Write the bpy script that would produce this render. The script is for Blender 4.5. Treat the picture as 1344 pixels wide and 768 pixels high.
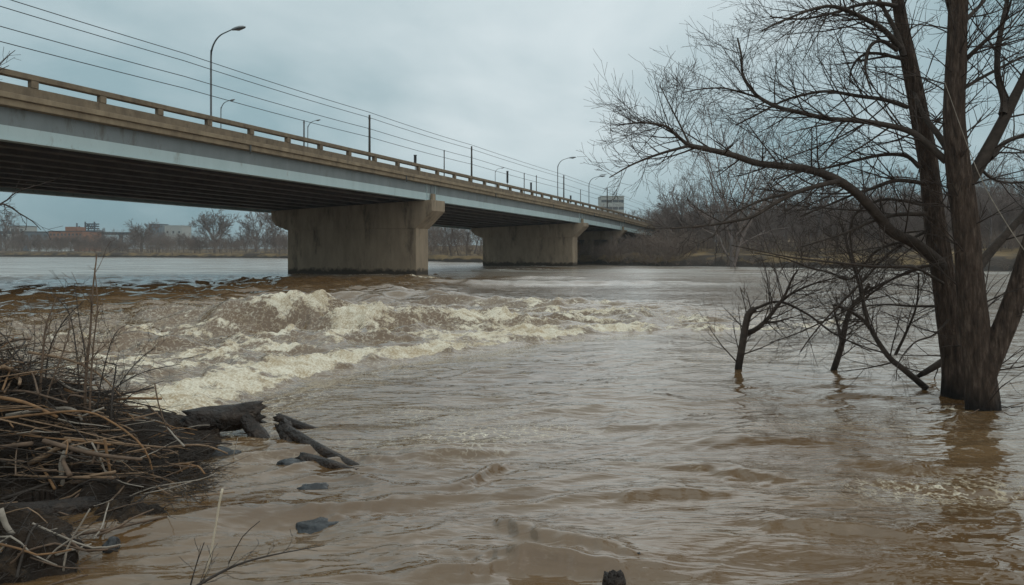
import bpy, bmesh, math, random
import numpy as np
from mathutils import Vector
C = bpy.context.scene
for o in list(bpy.data.objects): bpy.data.objects.remove(o)
R_ = math.radians
F, HZ, CX, EYE = 950.0, 330.0, 672.0, 2.6          # focal length (px of a 1344 wide frame), horizon row, eye height (m)
# ------------------------------------------------------------------ camera
cam_d = bpy.data.cameras.new('camera'); cam = bpy.data.objects.new('camera', cam_d); C.collection.objects.link(cam)
cam.location = (0, 0, EYE); cam.rotation_euler = (R_(90), 0, 0)
cam_d.sensor_width = 36; cam_d.lens = F / 1344 * 36; cam_d.shift_y = -54 / 1344
cam_d.clip_start = 0.05; cam_d.clip_end = 9000
C.camera = cam
# ------------------------------------------------------------------ world
SUN_EL, SUN_AZ = 50, 105                               # degrees; azimuth clockwise from +Y
w = bpy.data.worlds.new('World'); C.world = w; w.use_nodes = True
nt = w.node_tree; N = nt.nodes; L = nt.links; N.clear()
out = N.new('ShaderNodeOutputWorld'); bg = N.new('ShaderNodeBackground'); L.new(bg.outputs[0], out.inputs[0])
sky = N.new('ShaderNodeTexSky'); sky.sky_type = 'NISHITA'; sky.sun_disc = False
sky.sun_elevation = R_(SUN_EL); sky.sun_rotation = R_(SUN_AZ); sky.dust_density = 3
tc = N.new('ShaderNodeTexCoord')
sep = N.new('ShaderNodeSeparateXYZ'); L.new(tc.outputs['Generated'], sep.inputs[0])
# flat cloud layer: direction divided by height, so clouds shrink towards the horizon
mz = N.new('ShaderNodeMath'); mz.operation = 'MAXIMUM'; L.new(sep.outputs[2], mz.inputs[0]); mz.inputs[1].default_value = 0.0
az = N.new('ShaderNodeMath'); az.operation = 'ADD'; L.new(mz.outputs[0], az.inputs[0]); az.inputs[1].default_value = 0.42
dv = N.new('ShaderNodeVectorMath'); dv.operation = 'DIVIDE'; L.new(tc.outputs['Generated'], dv.inputs[0])
cz = N.new('ShaderNodeCombineXYZ'); [L.new(az.outputs[0], cz.inputs[i]) for i in range(3)]; L.new(cz.outputs[0], dv.inputs[1])
mp = N.new('ShaderNodeMapping'); L.new(dv.outputs[0], mp.inputs[0]); mp.inputs['Scale'].default_value = (1, 1, .25)
mp.inputs['Location'].default_value = (7.7, 1.1, 0)
n1 = N.new('ShaderNodeTexNoise'); L.new(mp.outputs[0], n1.inputs['Vector']); n1.inputs['Scale'].default_value = 1.5
n1.inputs['Detail'].default_value = 6; n1.inputs['Roughness'].default_value = .50; n1.inputs['Distortion'].default_value = .3
# a brighter, thinner part of the overcast ahead, a little above the bridge
dt = N.new('ShaderNodeVectorMath'); dt.operation = 'DOT_PRODUCT'; L.new(tc.outputs['Generated'], dt.inputs[0]); dt.inputs[1].default_value = Vector((.05, .93, .37)).normalized()
gl = N.new('ShaderNodeMapRange'); gl.interpolation_type = 'SMOOTHSTEP'; L.new(dt.outputs['Value'], gl.inputs[0]); gl.inputs[1].default_value = .80; gl.inputs[2].default_value = 1.0; gl.inputs[3].default_value = -.06; gl.inputs[4].default_value = .10
ga = N.new('ShaderNodeMath'); ga.operation = 'ADD'; L.new(n1.outputs[0], ga.inputs[0]); L.new(gl.outputs[0], ga.inputs[1])
cr = N.new('ShaderNodeValToRGB'); L.new(ga.outputs[0], cr.inputs[0])
e = cr.color_ramp.elements
e[0].position = .37; e[0].color = (2.75, 3.95, 4.35, 1); e[1].position = .80; e[1].color = (6.65, 7.4, 7.62, 1)
hz = N.new('ShaderNodeMapRange'); L.new(mz.outputs[0], hz.inputs[0]); hz.inputs[1].default_value = 0; hz.inputs[2].default_value = .16
hz.inputs[3].default_value = 0; hz.inputs[4].default_value = 1.0
hm = N.new('ShaderNodeMix'); hm.data_type = 'RGBA'; L.new(hz.outputs[0], hm.inputs[0]); hm.inputs[6].default_value = (.60, .72, .75, 1); hm.inputs[7].default_value = (1, 1, 1, 1)
sc_ = N.new('ShaderNodeVectorMath'); sc_.operation = 'MULTIPLY'; L.new(cr.outputs[0], sc_.inputs[0]); L.new(hm.outputs[2], sc_.inputs[1])
mx = N.new('ShaderNodeMix'); mx.data_type = 'RGBA'; mx.inputs[0].default_value = .96
L.new(sky.outputs[0], mx.inputs[6]); L.new(sc_.outputs[0], mx.inputs[7]); L.new(mx.outputs[2], bg.inputs[0])
bg.inputs[1].default_value = 0.1
# ------------------------------------------------------------------ sun (overcast: weak and very soft)
sd = bpy.data.lights.new('sun', 'SUN'); sd.energy = 1.0; sd.angle = R_(175); sd.color = (1, .90, .78)
so = bpy.data.objects.new('sun', sd); C.collection.objects.link(so)
so.rotation_euler = (R_(90 - SUN_EL), 0, R_(180 - SUN_AZ))
vs = C.view_settings; vs.view_transform = 'Standard'; vs.look = 'None'; vs.gamma = 1; vs.exposure = 0.17; vs.use_curve_mapping = False
C.cycles.use_denoising = True; C.cycles.max_bounces = 6; C.cycles.diffuse_bounces = 3; C.cycles.glossy_bounces = 3
# ------------------------------------------------------------------ helpers
def at(px, py, Y):                      # a photo point at depth Y
    return np.array(((px - CX) / F * Y, Y, EYE - (py - HZ) / F * Y))
def onwater(px, py): return at(px, py, F * EYE / (py - HZ))
_perm = np.random.RandomState(7).permutation(256); _perm = np.concatenate([_perm, _perm, _perm])
_ga = np.linspace(0, 2 * np.pi, 256, endpoint=False); _gx, _gy = np.cos(_ga), np.sin(_ga)
def perlin(x, y, seed=0):
    x = np.asarray(x, float) + seed * 17.31; y = np.asarray(y, float) - seed * 9.73
    xi = np.floor(x).astype(int); yi = np.floor(y).astype(int); xf = x - xi; yf = y - yi
    u = xf * xf * xf * (xf * (xf * 6 - 15) + 10); v = yf * yf * yf * (yf * (yf * 6 - 15) + 10)
    def g(ix, iy, dx, dy):
        h = _perm[_perm[ix & 255] + (iy & 255)]; return _gx[h] * dx + _gy[h] * dy
    a = g(xi, yi, xf, yf); b = g(xi + 1, yi, xf - 1, yf); c = g(xi, yi + 1, xf, yf - 1); d = g(xi + 1, yi + 1, xf - 1, yf - 1)
    return ((a + u * (b - a)) * (1 - v) + (c + u * (d - c)) * v) * 1.5
def fbm(x, y, o=4, seed=0, gain=.5):
    s = 0; a = 1
    for i in range(o): s = s + a * perlin(x * 2 ** i, y * 2 ** i, seed + i * 3); a *= gain
    return s
def sstep(a, b, x): t = np.clip((np.asarray(x, float) - a) / (b - a), 0, 1); return t * t * (3 - 2 * t)

def link(o, parent=None):
    C.collection.objects.link(o)
    if parent is not None: o.parent = parent
    return o
def tag(o, label=None, cat=None, group=None, kind=None):
    if label: o['label'] = label
    if cat: o['category'] = cat
    if group: o['group'] = group
    if kind: o['kind'] = kind
    return o
def empty(name, loc, label, cat, group=None):
    o = bpy.data.objects.new(name, None); o.location = tuple(loc); o.empty_display_size = .2
    link(o); return tag(o, label, cat, group)
def raw_mesh(name, V, quads=None, tris=None, smooth=True):
    me = bpy.data.meshes.new(name); V = np.asarray(V, np.float32)
    q = np.asarray(quads if quads is not None else np.zeros((0, 4)), np.int32).reshape(-1, 4)
    t = np.asarray(tris if tris is not None else np.zeros((0, 3)), np.int32).reshape(-1, 3)
    me.vertices.add(len(V)); me.vertices.foreach_set('co', V.ravel())
    nl = q.size + t.size; me.loops.add(nl); me.loops.foreach_set('vertex_index', np.concatenate([q.ravel(), t.ravel()]))
    me.polygons.add(len(q) + len(t))
    me.polygons.foreach_set('loop_start', np.concatenate([np.arange(len(q)) * 4, q.size + np.arange(len(t)) * 3]).astype(np.int32))
    try: me.polygons.foreach_set('loop_total', np.concatenate([np.full(len(q), 4), np.full(len(t), 3)]).astype(np.int32))
    except Exception: pass
    me.update(calc_edges=True)
    me.polygons.foreach_set('use_smooth', np.full(len(q) + len(t), smooth, bool)); me.update()
    return me
class MB:
    """collects boxes, prisms and tubes; build() links them as one mesh object (local to its parent's location)"""
    def __init__(s): s.V = []; s.Q = []; s.T = []; s.n = 0; s.tubes = {}
    def add(s, V, Q=None, T=None):
        V = np.asarray(V, float)
        if Q is not None and len(Q): s.Q.append(np.asarray(Q, int) + s.n)
        if T is not None and len(T): s.T.append(np.asarray(T, int) + s.n)
        s.V.append(V); s.n += len(V)
    def box(s, a, b):
        x0, y0, z0 = a; x1, y1, z1 = b
        s.add([(x0,y0,z0),(x1,y0,z0),(x1,y1,z0),(x0,y1,z0),(x0,y0,z1),(x1,y0,z1),(x1,y1,z1),(x0,y1,z1)],
              [(0,3,2,1),(4,5,6,7),(0,1,5,4),(1,2,6,5),(2,3,7,6),(3,0,4,7)])
    def hexa(s, P): s.add(P, [(0,3,2,1),(4,5,6,7),(0,1,5,4),(1,2,6,5),(2,3,7,6),(3,0,4,7)])
    def tube(s, pts, rad, sides=3, caps=False):
        s.tubes.setdefault((len(pts), sides, caps), []).append((np.asarray(pts, float), np.asarray(rad, float)))
    def _flush(s):
        for (n, k, caps), lst in s.tubes.items():
            P = np.stack([a for a, _ in lst]); Rr = np.stack([r for _, r in lst]); M = len(lst)
            T = np.gradient(P, axis=1); T /= np.linalg.norm(T, axis=2, keepdims=True) + 1e-9
            ref = np.eye(3)[np.argmin(np.abs(T).max(axis=1), axis=1)][:, None, :]
            A = np.cross(T, np.broadcast_to(ref, T.shape)); A /= np.linalg.norm(A, axis=2, keepdims=True) + 1e-9
            B = np.cross(T, A)
            th = np.arange(k) / k * 2 * np.pi
            V = P[:, :, None] + Rr[:, :, None, None] * (A[:, :, None] * np.cos(th)[None, None, :, None] + B[:, :, None] * np.sin(th)[None, None, :, None])
            base = (np.arange(M) * n * k)[:, None, None] + (np.arange(n - 1) * k)[None, :, None]
            j = np.arange(k)[None, None, :]; j2 = (j + 1) % k
            Q = np.stack([base + j, base + j2, base + k + j2, base + k + j], -1).reshape(-1, 4)
            V = V.reshape(-1, 3); Tt = None
            if caps:
                c0 = len(V); V = np.concatenate([V, P[:, 0], P[:, -1]])
                b0 = (np.arange(M) * n * k)[:, None]; jj = np.arange(k)[None]; jn = (jj + 1) % k
                t0 = np.stack([b0 + jn, b0 + jj, np.broadcast_to((c0 + np.arange(M))[:, None], (M, k))], -1).reshape(-1, 3)
                b1 = b0 + (n - 1) * k
                t1 = np.stack([b1 + jj, b1 + jn, np.broadcast_to((c0 + M + np.arange(M))[:, None], (M, k))], -1).reshape(-1, 3)
                Tt = np.concatenate([t0, t1])
            s.add(V, Q, Tt)
        s.tubes = {}
    def mesh(s, name, mat, smooth=True, off=(0, 0, 0)):
        s._flush()
        V = np.concatenate(s.V) - np.asarray(off)
        me = raw_mesh(name, V, np.concatenate(s.Q) if s.Q else None, np.concatenate(s.T) if s.T else None, smooth)
        for m in (mat if isinstance(mat, (list, tuple)) else [mat]): me.materials.append(m)
        return me
    def build(s, name, mat, parent=None, smooth=True):
        off = parent_off(parent)
        return link(bpy.data.objects.new(name, s.mesh(name, mat, smooth, off)), parent)
def parent_off(p):
    o = np.zeros(3)
    while p is not None: o = o + np.array(p.location); p = p.parent
    return o
def bevel(o, w_, seg=2):
    m = o.modifiers.new('bevel', 'BEVEL'); m.width = w_; m.segments = seg; m.limit_method = 'ANGLE'; m.angle_limit = R_(40)
    return o
def copy_tree(o, parent=None):
    c = o.copy(); link(c, parent)
    for ch in list(o.children): copy_tree(ch, c)
    return c
def resample(pts, rad, step):
    """Catmull-Rom through pts; returns evenly spaced points and radii"""
    P = np.asarray(pts, float); P_ = np.vstack([2 * P[0] - P[1], P, 2 * P[-1] - P[-2]]); o = []; rr = []
    for i in range(len(P) - 1):
        p0, p1, p2, p3 = P_[i:i + 4]; n = max(2, int(np.linalg.norm(p2 - p1) / step))
        for t in np.arange(n) / n:
            o.append(.5 * ((2 * p1) + (-p0 + p2) * t + (2 * p0 - 5 * p1 + 4 * p2 - p3) * t * t + (-p0 + 3 * p1 - 3 * p2 + p3) * t ** 3))
            rr.append(rad[i] + (rad[i + 1] - rad[i]) * t)
    o.append(P[-1]); rr.append(rad[-1]); return np.array(o), np.array(rr)
# ------------------------------------------------------------------ materials
def mat(name, c1, c2=None, scale=3, rough=.8, stretch=(1, 1, 1), bump=0, bscale=None, detail=6, c3=None, c3scale=1, c3pos=(.5, .62), spec=.35, metal=0, bdist=.02, bstretch=None):
    m = bpy.data.materials.new(name); m.use_nodes = True; t = m.node_tree; n = t.nodes; l = t.links
    b = n['Principled BSDF']; b.inputs['Roughness'].default_value = rough; b.inputs['Metallic'].default_value = metal
    b.inputs['Specular IOR Level'].default_value = spec
    tc = n.new('ShaderNodeTexCoord'); mp = n.new('ShaderNodeMapping'); mp.inputs['Scale'].default_value = stretch
    l.new(tc.outputs['Object'], mp.inputs[0])
    c2 = c2 or tuple(x * .7 for x in c1)
    nz = n.new('ShaderNodeTexNoise'); nz.inputs['Scale'].default_value = scale; nz.inputs['Detail'].default_value = detail
    nz.inputs['Roughness'].default_value = .62; l.new(mp.outputs[0], nz.inputs['Vector'])
    r = n.new('ShaderNodeValToRGB'); r.color_ramp.elements[0].position = .32; r.color_ramp.elements[1].position = .68
    r.color_ramp.elements[0].color = (*c2, 1); r.color_ramp.elements[1].color = (*c1, 1); l.new(nz.outputs[0], r.inputs[0])
    col = r.outputs[0]
    if c3:
        n3 = n.new('ShaderNodeTexNoise'); n3.inputs['Scale'].default_value = c3scale; n3.inputs['Detail'].default_value = 8; n3.inputs['Roughness'].default_value = .7
        l.new(mp.outputs[0], n3.inputs['Vector'])
        r3 = n.new('ShaderNodeMapRange'); r3.inputs[1].default_value, r3.inputs[2].default_value = c3pos; l.new(n3.outputs[0], r3.inputs[0])
        mx = n.new('ShaderNodeMix'); mx.data_type = 'RGBA'; l.new(r3.outputs[0], mx.inputs[0]); l.new(col, mx.inputs[6]); mx.inputs[7].default_value = (*c3, 1)
        col = mx.outputs[2]
    l.new(col, b.inputs['Base Color'])
    if bump:
        nb = n.new('ShaderNodeTexNoise'); nb.inputs['Scale'].default_value = bscale or scale * 4; nb.inputs['Detail'].default_value = 6
        if bstretch:
            mb_ = n.new('ShaderNodeMapping'); mb_.inputs['Scale'].default_value = bstretch; l.new(tc.outputs['Object'], mb_.inputs[0]); l.new(mb_.outputs[0], nb.inputs['Vector'])
        else: l.new(mp.outputs[0], nb.inputs['Vector'])
        bp = n.new('ShaderNodeBump'); bp.inputs['Strength'].default_value = bump; bp.inputs['Distance'].default_value = bdist
        l.new(nb.outputs[0], bp.inputs['Height']); l.new(bp.outputs[0], b.inputs['Normal'])
    return m
M = {}
M['concrete'] = mat('weathered_concrete', (.37, .285, .20), (.25, .19, .135), 1.2, .9, (1, 1, .3), .25, 14, c3=(.12, .088, .062), c3scale=.8, c3pos=(.52, .70))
M['rail_concrete'] = mat('rail_concrete', (.25, .19, .128), (.15, .113, .078), 1.6, .9, (1, 1, .5), .25, 14, c3=(.08, .06, .045), c3scale=1.3, c3pos=(.56, .72))
M['edge_concrete'] = mat('edge_concrete', (.34, .262, .175), (.20, .15, .10), 1.2, .9, (1, 1, .3), .25, 14, c3=(.09, .07, .05), c3scale=1.1, c3pos=(.57, .74))
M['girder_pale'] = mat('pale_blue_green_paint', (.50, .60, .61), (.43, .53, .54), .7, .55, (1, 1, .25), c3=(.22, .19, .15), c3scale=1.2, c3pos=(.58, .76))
M['girder_grey'] = mat('shaded_weathered_paint', (.22, .245, .25), (.17, .19, .195), .7, .6, (1, 1, .25), c3=(.10, .085, .07), c3scale=1.1, c3pos=(.55, .74))  # deck overhang's shade put into this darker grey of the upper web; stains are wear
M['girder_dark'] = mat('rusty_shaded_steel', (.17, .135, .122), (.105, .084, .076), .8, .8, (1, 1, .4), c3=(.17, .13, .11), c3scale=.7, c3pos=(.6, .75))  # brown rust steel, its colour darkened for the unlit space under the deck
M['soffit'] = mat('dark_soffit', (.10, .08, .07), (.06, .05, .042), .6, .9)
M['asphalt'] = mat('asphalt', (.05, .05, .05), (.04, .04, .04), 5, .9)
M['pole'] = mat('grey_galvanised', (.16, .17, .175), (.11, .115, .12), 4, .5, spec=.5, metal=.3)
M['pole_dark'] = mat('dark_wood_pole', (.075, .068, .062), (.05, .045, .04), 4, .8)
M['wire'] = mat('black_wire', (.03, .03, .032), (.03, .03, .032), 4, .6)
M['lamp_glass'] = mat('lamp_lens', (.32, .25, .23), (.25, .2, .18), 5, .25)
M['lamp_shell'] = mat('lamp_shell', (.30, .31, .32), (.22, .23, .24), 5, .4, metal=.4)
M['black'] = mat('black_plastic', (.02, .02, .022), (.015, .015, .015), 5, .5)
M['bark'] = mat('wet_bark', (.135, .090, .066), (.046, .031, .024), 4, .88, (4, 4, .8), 1.0, 5, c3=(.19, .14, .11), c3scale=4, c3pos=(.54, .72), bdist=.15)
M['limb'] = mat('limb_bark', (.092, .068, .054), (.045, .034, .028), 8, .85, (1, 1, 1), .6, 30)
M['twig'] = mat('twig_bark', (.085, .062, .05), (.052, .039, .033), 5, .85)
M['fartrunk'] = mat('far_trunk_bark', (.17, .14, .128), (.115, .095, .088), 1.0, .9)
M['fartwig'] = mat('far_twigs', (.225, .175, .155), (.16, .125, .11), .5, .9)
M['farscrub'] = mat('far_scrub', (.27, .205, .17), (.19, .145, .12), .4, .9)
M['bank'] = mat('bank_grass_mud', (.27, .185, .085), (.15, .10, .055), .28, .95, c3=(.06, .044, .034), c3scale=.10, c3pos=(.46, .58), bump=.8, bscale=3, bdist=.25)
_t = M['bank'].node_tree; _b = _t.nodes['Principled BSDF']; _src = _b.inputs['Base Color'].links[0].from_socket
_g = _t.nodes.new('ShaderNodeNewGeometry'); _s = _t.nodes.new('ShaderNodeSeparateXYZ'); _t.links.new(_g.outputs['Position'], _s.inputs[0])
_n = _t.nodes.new('ShaderNodeTexNoise'); _n.inputs['Scale'].default_value = .35; _t.links.new(_g.outputs['Position'], _n.inputs['Vector'])
_a = _t.nodes.new('ShaderNodeMath'); _a.operation = 'MULTIPLY_ADD'; _t.links.new(_n.outputs[0], _a.inputs[0]); _a.inputs[1].default_value = -1.6; _t.links.new(_s.outputs[2], _a.inputs[2])
_r = _t.nodes.new('ShaderNodeMapRange'); _t.links.new(_a.outputs[0], _r.inputs[0]); _r.inputs[1].default_value = -.25; _r.inputs[2].default_value = .1
_m = _t.nodes.new('ShaderNodeMix'); _m.data_type = 'RGBA'; _t.links.new(_r.outputs[0], _m.inputs[0]); _m.inputs[6].default_value = (.035, .026, .02, 1); _t.links.new(_src, _m.inputs[7]); _t.links.new(_m.outputs[2], _b.inputs['Base Color'])
M['mud'] = mat('wet_mud', (.040, .026, .017), (.014, .010, .008), 2.2, .62, bump=1.0, bscale=7, bdist=.09, c3=(.085, .055, .033), c3scale=4, c3pos=(.55, .7), spec=.15)
M['log'] = mat('wet_log', (.042, .027, .020), (.014, .010, .008), 6, .48, (1, 1, 1), 1.0, 14, c3=(.085, .058, .042), c3scale=4, c3pos=(.56, .70), spec=.4, bdist=.08)
M['rock'] = mat('wet_dark_rock', (.040, .042, .046), (.02, .021, .023), 5, .35, bump=.8, bscale=9, spec=.45, bdist=.05)
ST = [mat('stick_tan', (.36, .235, .145), (.19, .125, .08), 7, .8, bump=.4), mat('stick_brown', (.20, .13, .088), (.10, .07, .05), 7, .8, bump=.4),
      mat('stick_dark', (.06, .045, .036), (.035, .027, .022), 7, .7), mat('stick_grey', (.42, .36, .30), (.26, .22, .18), 7, .8, bump=.4), mat('stick_rust', (.31, .17, .08), (.17, .095, .05), 7, .8)]
M['pale'] = mat('pale_dry_stalk', (.72, .62, .48), (.55, .46, .34), 8, .7)
M['brick'] = mat('orange_brick', (.33, .15, .085), (.25, .115, .07), .3, .9)
M['glass'] = mat('window_glass', (.06, .075, .085), (.045, .055, .065), .5, .2, spec=.6)
M['pale_wall'] = mat('pale_wall', (.42, .43, .41), (.35, .36, .35), .1, .9)
M['white_wall'] = mat('white_wall', (.66, .70, .71), (.58, .62, .63), .1, .8)
M['blue_grey'] = mat('blue_grey_cladding', (.16, .20, .23), (.12, .15, .18), .15, .8)
M['steel'] = mat('blue_dark_steel', (.05, .065, .075), (.04, .05, .06), .5, .7)
M['roof'] = mat('dark_roof', (.08, .08, .085), (.06, .06, .065), .3, .9)

# river water: muddy body colour, clear-coat like reflection, foam where the mesh says so
def water_material():
    m = bpy.data.materials.new('muddy_water'); m.use_nodes = True; t = m.node_tree; n = t.nodes; l = t.links
    b = n['Principled BSDF']; b.inputs['IOR'].default_value = 1.52; b.inputs['Specular IOR Level'].default_value = .5
    tc = n.new('ShaderNodeTexCoord')
    def noise(scale, st, det=5, rough=.55, dist=0, rot=0):
        mp = n.new('ShaderNodeMapping'); mp.inputs['Scale'].default_value = st; mp.inputs['Rotation'].default_value = (0, 0, rot); l.new(tc.outputs['Object'], mp.inputs[0])
        z = n.new('ShaderNodeTexNoise'); z.inputs['Scale'].default_value = scale; z.inputs['Detail'].default_value = det
        z.inputs['Roughness'].default_value = rough; z.inputs['Distortion'].default_value = dist; l.new(mp.outputs[0], z.inputs['Vector']); return z
    def rng(src, a, b_, c=0, d=1, smooth=False):
        r = n.new('ShaderNodeMapRange'); r.inputs[1].default_value = a; r.inputs[2].default_value = b_; r.inputs[3].default_value = c; r.inputs[4].default_value = d
        if smooth: r.interpolation_type = 'SMOOTHSTEP'
        l.new(src, r.inputs[0]); return r.outputs[0]
    def mth(op, a, b_):
        r = n.new('ShaderNodeMath'); r.operation = op
        for i, v in enumerate((a, b_)):
            if isinstance(v, (int, float)): r.inputs[i].default_value = v
            else: l.new(v, r.inputs[i])
        return r.outputs[0]
    def mix(f, a, b_):
        x = n.new('ShaderNodeMix'); x.data_type = 'RGBA'; l.new(f, x.inputs[0])
        for i, v in ((6, a), (7, b_)):
            if isinstance(v, tuple): x.inputs[i].default_value = (*v, 1)
            else: l.new(v, x.inputs[i])
        return x.outputs[2]
    fa = n.new('ShaderNodeAttribute'); fa.attribute_name = 'foam'
    la = n.new('ShaderNodeAttribute'); la.attribute_name = 'lace'
    silt = noise(.35, (.5, 1, 1), 5, .6, 1.2)
    base = mix(rng(silt.outputs[0], .35, .65), (.128, .070, .030), (.180, .108, .052))
    # foam: broken up by fine noise
    fn = noise(5.5, (1, 1, 1), 8, .68, .5); fn2 = noise(24, (1, 1, 1), 4, .6)
    fm_ = noise(1.7, (.7, 1.3, 1), 7, .66, 1.0)
    fs = mth('ADD', fa.outputs['Fac'], mth('ADD', mth('MULTIPLY', mth('SUBTRACT', fn.outputs[0], .5), 1.7), mth('MULTIPLY', mth('SUBTRACT', fm_.outputs[0], .5), 1.5)))
    ff = mth('MULTIPLY', rng(fs, .47, .86, smooth=True), rng(fa.outputs['Fac'], .04, .22, smooth=True))
    vo = n.new('ShaderNodeTexVoronoi'); vo.feature = 'DISTANCE_TO_EDGE'; vo.inputs['Scale'].default_value = 6.5
    wob = noise(3.5, (1, 1, 1), 4); vm = n.new('ShaderNodeVectorMath'); vm.operation = 'ADD'
    ws = n.new('ShaderNodeVectorMath'); ws.operation = 'SCALE'; ws.inputs['Scale'].default_value = .5; l.new(wob.outputs['Color'], ws.inputs[0])
    l.new(tc.outputs['Object'], vm.inputs[0]); l.new(ws.outputs[0], vm.inputs[1]); l.new(vm.outputs[0], vo.inputs['Vector'])
    lw = mth('MULTIPLY', mth('MULTIPLY', rng(vo.outputs['Distance'], .02, .13, 1, 0), la.outputs['Fac']), rng(noise(9, (1, 1, 1), 5).outputs[0], .42, .54))
    # thin drawn-out foam lines on the open water
    sl = noise(.9, (.30, 1.3, 1), 7, .66, 2.4, .3); sa = mth('ABSOLUTE', mth('SUBTRACT', sl.outputs[0], .5), 0)
    sg = mth('MULTIPLY', rng(sa, .0, .012, 1, 0), rng(noise(.16, (.6, 1, 1), 3).outputs[0], .50, .66))
    cb = n.new('ShaderNodeAttribute'); cb.attribute_name = 'chop'
    far_sheen = noise(.16, (.22, 1.5, 1), 7, .62, 1.2, .12); far = mth('MULTIPLY', mth('MULTIPLY', rng(far_sheen.outputs[0], .40, .62, smooth=True), cb.outputs['Fac']), .62)  # pale streaks painted into distant water, standing in for bright sky reflection
    fcol = mix(rng(mth('ADD', mth('MULTIPLY', fn2.outputs[0], .5), mth('MULTIPLY', fm_.outputs[0], .5)), .42, .58), (.46, .34, .20), (.87, .79, .64))
    ft = mth('MINIMUM', mth('ADD', mth('ADD', ff, mth('MULTIPLY', lw, 1.0)), mth('MULTIPLY', mth('MULTIPLY', sg, rng(fn.outputs[0], .42, .6)), .35)), 1.0)
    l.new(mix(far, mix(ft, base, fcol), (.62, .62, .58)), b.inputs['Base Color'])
    l.new(rng(ft, 0, 1, .03, .75), b.inputs['Roughness']); RG = b.inputs['Roughness'].links[0].from_socket
    # broken wind chop out on the open river
    ca = n.new('ShaderNodeAttribute'); ca.attribute_name = 'chop'
    r1 = noise(1.5, (.40, 1.15, 1), 3, .45, 1.6, .25); r2 = noise(5, (.32, 1.2, 1), 2, .4, 1.8, .2)
    l.new(mth('ADD', RG, mth('MULTIPLY', ca.outputs['Fac'], .22)), b.inputs['Roughness'])
    r3 = noise(.45, (.35, 1.1, 1), 5, .6, .6, .1)
    hh = mth('ADD', mth('ADD', r1.outputs[0], mth('MULTIPLY', r2.outputs[0], .34)), mth('MULTIPLY', mth('MULTIPLY', r3.outputs[0], ca.outputs['Fac']), 9.0))
    l.new(mth('ADD', mth('MULTIPLY', ca.outputs['Fac'], .35), 1.68), b.inputs['IOR'])
    bp = n.new('ShaderNodeBump'); bp.inputs['Strength'].default_value = .34; bp.inputs['Distance'].default_value = .10; l.new(hh, bp.inputs['Height'])
    b2 = n.new('ShaderNodeBump'); b2.inputs['Distance'].default_value = .05; l.new(mth('MULTIPLY', ft, .5), b2.inputs['Strength'])
    l.new(mth('ADD', fn.outputs[0], mth('MULTIPLY', fn2.outputs[0], .4)), b2.inputs['Height']); l.new(bp.outputs[0], b2.inputs['Normal'])
    l.new(b2.outputs[0], b.inputs['Normal'])
    return m
M['water'] = water_material()
# ================================================================== SETTING
# ---- shoreline of the far bank: depth as a function of t = X / Y
SH = [(-900, 336.5), (0, 337), (378, 339), (480, 341), (590, 344), (700, 346), (830, 349), (1100, 352), (1344, 357), (1700, 366), (2400, 385)]
_st = np.array([(p - CX) / F for p, _ in SH]); _sy = np.array([F * EYE / (y - HZ) for _, y in SH])
def shore(t): return np.interp(t, _st, _sy) + 2.2 * perlin(np.asarray(t) * 22, np.zeros_like(np.asarray(t, float)), 5) + 1.0 * perlin(np.asarray(t) * 70, np.zeros_like(np.asarray(t, float)), 6)
def land_z(X, Y):
    t = np.asarray(X, float) / Y; d = Y - shore(t)
    hump = 1.7 + .5 * perlin(t * 9, d * .02, 8)
    z = np.where(d < 0, np.maximum(-1.2, d * .4), hump * sstep(0, 4.5, d) + .05 * np.clip(d - 4.5, 0, 22) * (t > .15) + .008 * np.maximum(d - 5, 0))
    z = z + (2 + 15 * sstep(.28, .66, t)) * sstep(50, 210, d) * (t > -.25)
    z = z + .35 * fbm(X * .12, np.asarray(Y) * .12, 3, 4) * sstep(1, 8, d)
    return np.where(d > 420, np.minimum(z, z * .0 + 6 + 14 * sstep(.28, .66, t)), z)
def make_terrain():
    t = np.concatenate([np.linspace(-1.7, -.85, 25)[:-1], np.linspace(-.85, .85, 500), np.linspace(.85, 2.0, 40)[1:]])
    d = np.concatenate([[-6, -3, -1.5, -.7, 0, .5, 1, 1.6, 2.3, 3, 4, 5, 6, 8, 10, 13, 17, 22, 28, 35], np.linspace(45, 420, 36), [520, 700, 1000, 1500, 2300]])
    Y = shore(t)[:, None] + d[None]; X = t[:, None] * Y; Z = land_z(X, Y)
    V = np.stack([X, Y, Z], -1).reshape(-1, 3); n, m = len(t), len(d)
    i = np.arange(n - 1)[:, None] * m + np.arange(m - 1)[None]
    Q = np.stack([i, i + m, i + m + 1, i + 1], -1).reshape(-1, 4)
    me = raw_mesh('far_bank', V, Q); me.materials.append(M['bank']); o = link(bpy.data.objects.new('far_bank', me)); tag(o, 'low far river bank with brown winter grass', kind='structure'); o['kind'] = 'structure'
make_terrain()
# riverbed: one sheet to the horizon under everything
rb = MB(); rb.add([(-3600, -600, -1.6), (3600, -600, -1.6), (3600, 2700, -1.6), (-3600, 2700, -1.6)], [(0, 1, 2, 3)])
tag(rb.build('riverbed', M['mud']), kind='structure')
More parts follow.
